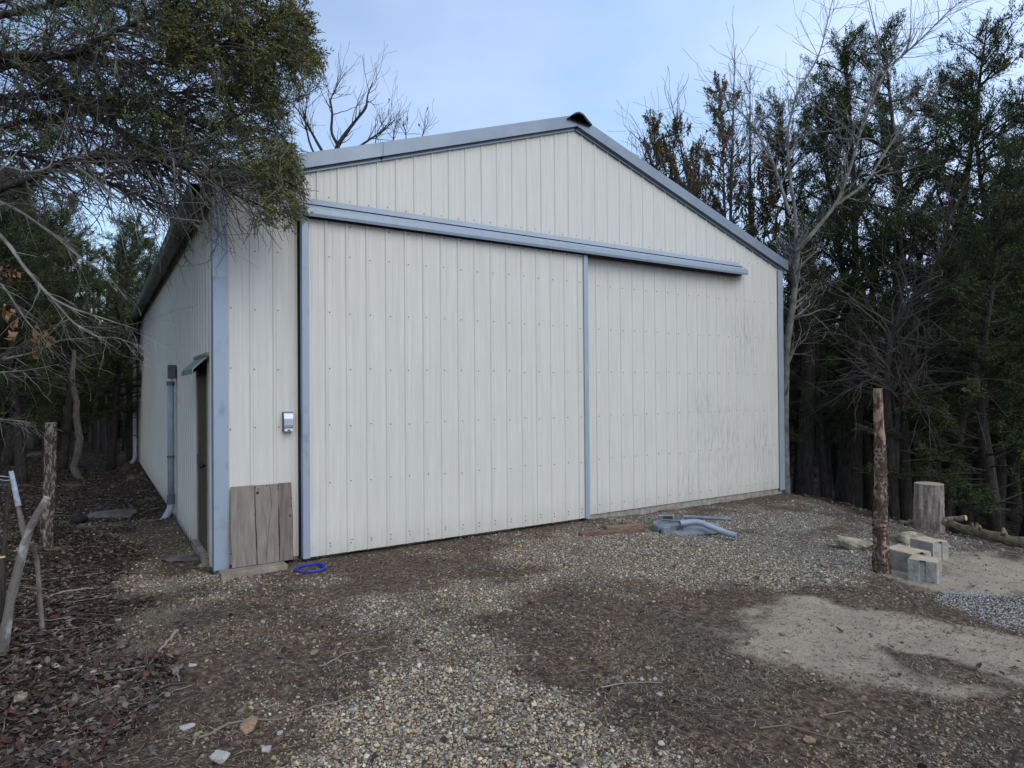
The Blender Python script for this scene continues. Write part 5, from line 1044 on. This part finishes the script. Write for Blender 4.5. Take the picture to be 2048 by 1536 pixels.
bare = [
 ([(-150, 330, 6.4), (13, 482, 6.0), (52, 540, 5.9), (104, 597, 5.8), (146, 618, 5.7), (195, 633, 5.6), (276, 660, 5.5)], [.035, .018, .014, .011, .009, .007, .003]),
 ([(104, 597, 5.8), (146, 646, 5.7), (195, 675, 5.7), (234, 675, 5.6), (272, 690, 5.6)], [.009, .008, .006, .005, .0025]),
 ([(-60, 380, 6.2), (34, 418, 6.0), (104, 467, 6.0), (156, 512, 6.0), (215, 550, 6.0), (255, 600, 6.0)], [.02, .013, .010, .008, .006, .003]),
 ([(150, 330, 6.2), (240, 400, 6.1), (300, 430, 6.0), (360, 438, 5.9), (425, 444, 5.8)], [.018, .012, .009, .006, .002]),
 ([(-60, 470, 5.8), (0, 330, 5.8), (60, 345, 5.8), (100, 335, 5.8), (115, 290, 5.8)], [.02, .012, .01, .008, .004]),
 ([(-100, 730, 6.5), (0, 720, 6.4), (70, 705, 6.3), (120, 680, 6.2), (190, 675, 6.2)], [.015, .012, .009, .006, .002]),
 ([(-100, 760, 6.5), (0, 745, 6.4), (60, 740, 6.3), (120, 728, 6.2)], [.012, .009, .006, .002]),
 ([(-100, 830, 6.8), (0, 838, 6.8), (60, 845, 6.7)], [.01, .007, .002]),
 ([(-100, 560, 6.0), (0, 560, 6.0), (50, 640, 6.0), (100, 690, 6.0)], [.014, .009, .006, .002]),
]
tr = MB(); tw = MB(); tp = MB(); CC = []; DD = []
tb = P(-330, 780, 7.3); tb[2] = gz(tb)-.3; tt_ = P(-260, -250, 7.3); tr.tube(tb+(tt_-tb)*np.linspace(0, 1, 14)[:, None], np.linspace(.24, .12, 14), 14, wob=1+rnd.normal(0, .05, (14, 14)))
allq = []
for pts, rads in limbs:
    q, rr = stem(tr, pts, [a_*.68 for a_ in rads], 8, 3, .08); allq.append((q, rr))
for pts, rads in bare:
    q, rr = stem(tp, pts, rads, 6, 3, .06)
    for _ in range(16):
        i_ = rnd.integers(2, len(q)-1); d_ = norm(norm(q[i_]-q[i_-1])*1.0+CR*rnd.uniform(-.3, .6)+rnd.normal(0, .35, 3)+np.array((0, 0, rnd.uniform(-.6, .3)))); grow(tp, q[i_], d_, rnd.uniform(.12, .55), rr[i_]*.5, 1, rnd, .4, -.03, (1, 3), .16, .0014, .6)
UP = np.array((0, 0, 1.))
for q, rr in allq:
    px, py, dd_ = pix(q); m_ = int(len(q)*4.3)
    for _ in range(m_):
        i_ = rnd.integers(3, len(q)-1)
        if not (-180 < px[i_] < 720): continue
        fwd = norm(q[i_]-q[i_-1]); d_ = norm(fwd*.8+rnd.normal(0, .55, 3)+UP*rnd.uniform(-.55, .25)+CR*.25); L_ = rnd.uniform(.35, 1.15)*(.5+.5*(1-max(0, px[i_]-380)/300))
        n_s = 8; sb = curve(q[i_], d_, L_, n_s, rnd, .15, (0, 0, -.035)); s_px, s_py, _d = pix(sb)
        ed = EDGEX(s_py, 0, 12)
        if (s_px > ed).any() or ((s_px > 460) & (s_py > 470)).any(): continue
        tgt = tw if rnd.random() < .72 else tp
        tgt.tube(sb, np.linspace(min(rr[i_]*.6, .012), .0022, n_s), 4, cap=False)
        for _k in range(rnd.integers(4, 9)):
            a_ = rnd.integers(1, n_s); l2 = rnd.uniform(.08, .42); s2 = curve(sb[a_], norm(norm(sb[a_]-sb[a_-1])+rnd.normal(0, .55, 3)), l2, 5, rnd, .2, (0, 0, -.02)); x2, y2, _ = pix(s2)
            if (x2 > EDGEX(y2, 0, 10)).any(): continue
            tgt.tube(s2, np.linspace(.0042, .0016, 5), 3, cap=False)
            for pnt in s2[1:]:
                CC.append(pnt); DD.append(norm(s2[-1]-s2[0]))
        for pnt in sb[3:]: CC.append(pnt); DD.append(fwd)
CC = np.array(CC); DD = np.array(DD); px, py, _ = pix(CC); D, O = fdens(px, py)
k = rnd.random(len(CC)) < D; CC = CC[k]; DD = DD[k]; O = O[k]
fo = MB()
# extra shoots inside the thick clumps
ext = np.repeat(np.arange(len(CC)), 3); E_ = CC[ext]+rnd.normal(0, .10, (len(ext), 3)); px, py, _ = pix(E_); D, O2 = fdens(px, py); k = rnd.random(len(E_)) < D*1.3; E_ = E_[k]; O2 = O2[k]; ED = DD[ext][k]
A_ = np.concatenate([CC, E_]); B_ = np.concatenate([DD, ED]); OO = np.concatenate([O, O2]); k = rnd.random(len(A_)) < OO*.8
sprays(fo, A_[k], B_[k], .030, .027, 15, OLIVE, rnd, aspect=.17); sprays(fo, A_[~k], B_[~k], .032, .027, 14, GREEN*1.4, rnd, aspect=.17)
big = empty('overhanging_cedar', tuple(tb), 'big cedar at the left edge whose branches hang over the building corner', 'tree')
tr.build('trunk', M['bark'], big, smooth=True); tw.build('branches', M['twig_grey'], big); tp.build('dead_twigs', M['twig_pale'], big); fo.build('crown', M['leaf'], big)
print('FOREGROUND SHOOTS', len(A_), 'TREES', n_)
# withered brown leaves still hanging on a sapling at the left edge
mb = MB(); lf = MB(); cen = []
for (px, py) in ((18, 540), (10, 560), (30, 555), (22, 640), (30, 660), (75, 690), (98, 680), (80, 678), (68, 695), (15, 620)):
    cen += [P(px+rnd.normal(0, 8), py+rnd.normal(0, 8), 5.9+rnd.normal(0, .15)) for _ in range(4)]
grow(mb, P(-60, 700, 5.9), CR*1.0+UP*.05, .6, .008, 2, rnd, .4, .02, (3, 4), .12, .002, .7); grow(mb, P(-60, 600, 5.9), CR*1.0-UP*.2, .45, .007, 2, rnd, .4, -.05, (2, 4), .12, .002, .7)
o_ = empty('oak_sapling', tuple(P(-60, 700, 5.9)), 'thin sapling at the left edge still holding withered orange brown leaves', 'tree'); mb.build('branches', M['twig_grey'], o_)
sprays(lf, np.array(cen), np.tile((0, 0, -1.), (len(cen), 1)), .02, .055, 2, np.array([(.17, .09, .05), (.14, .075, .04), (.22, .13, .075)]), rnd, aspect=.3); lf.build('crown', M['leaf'], o_)
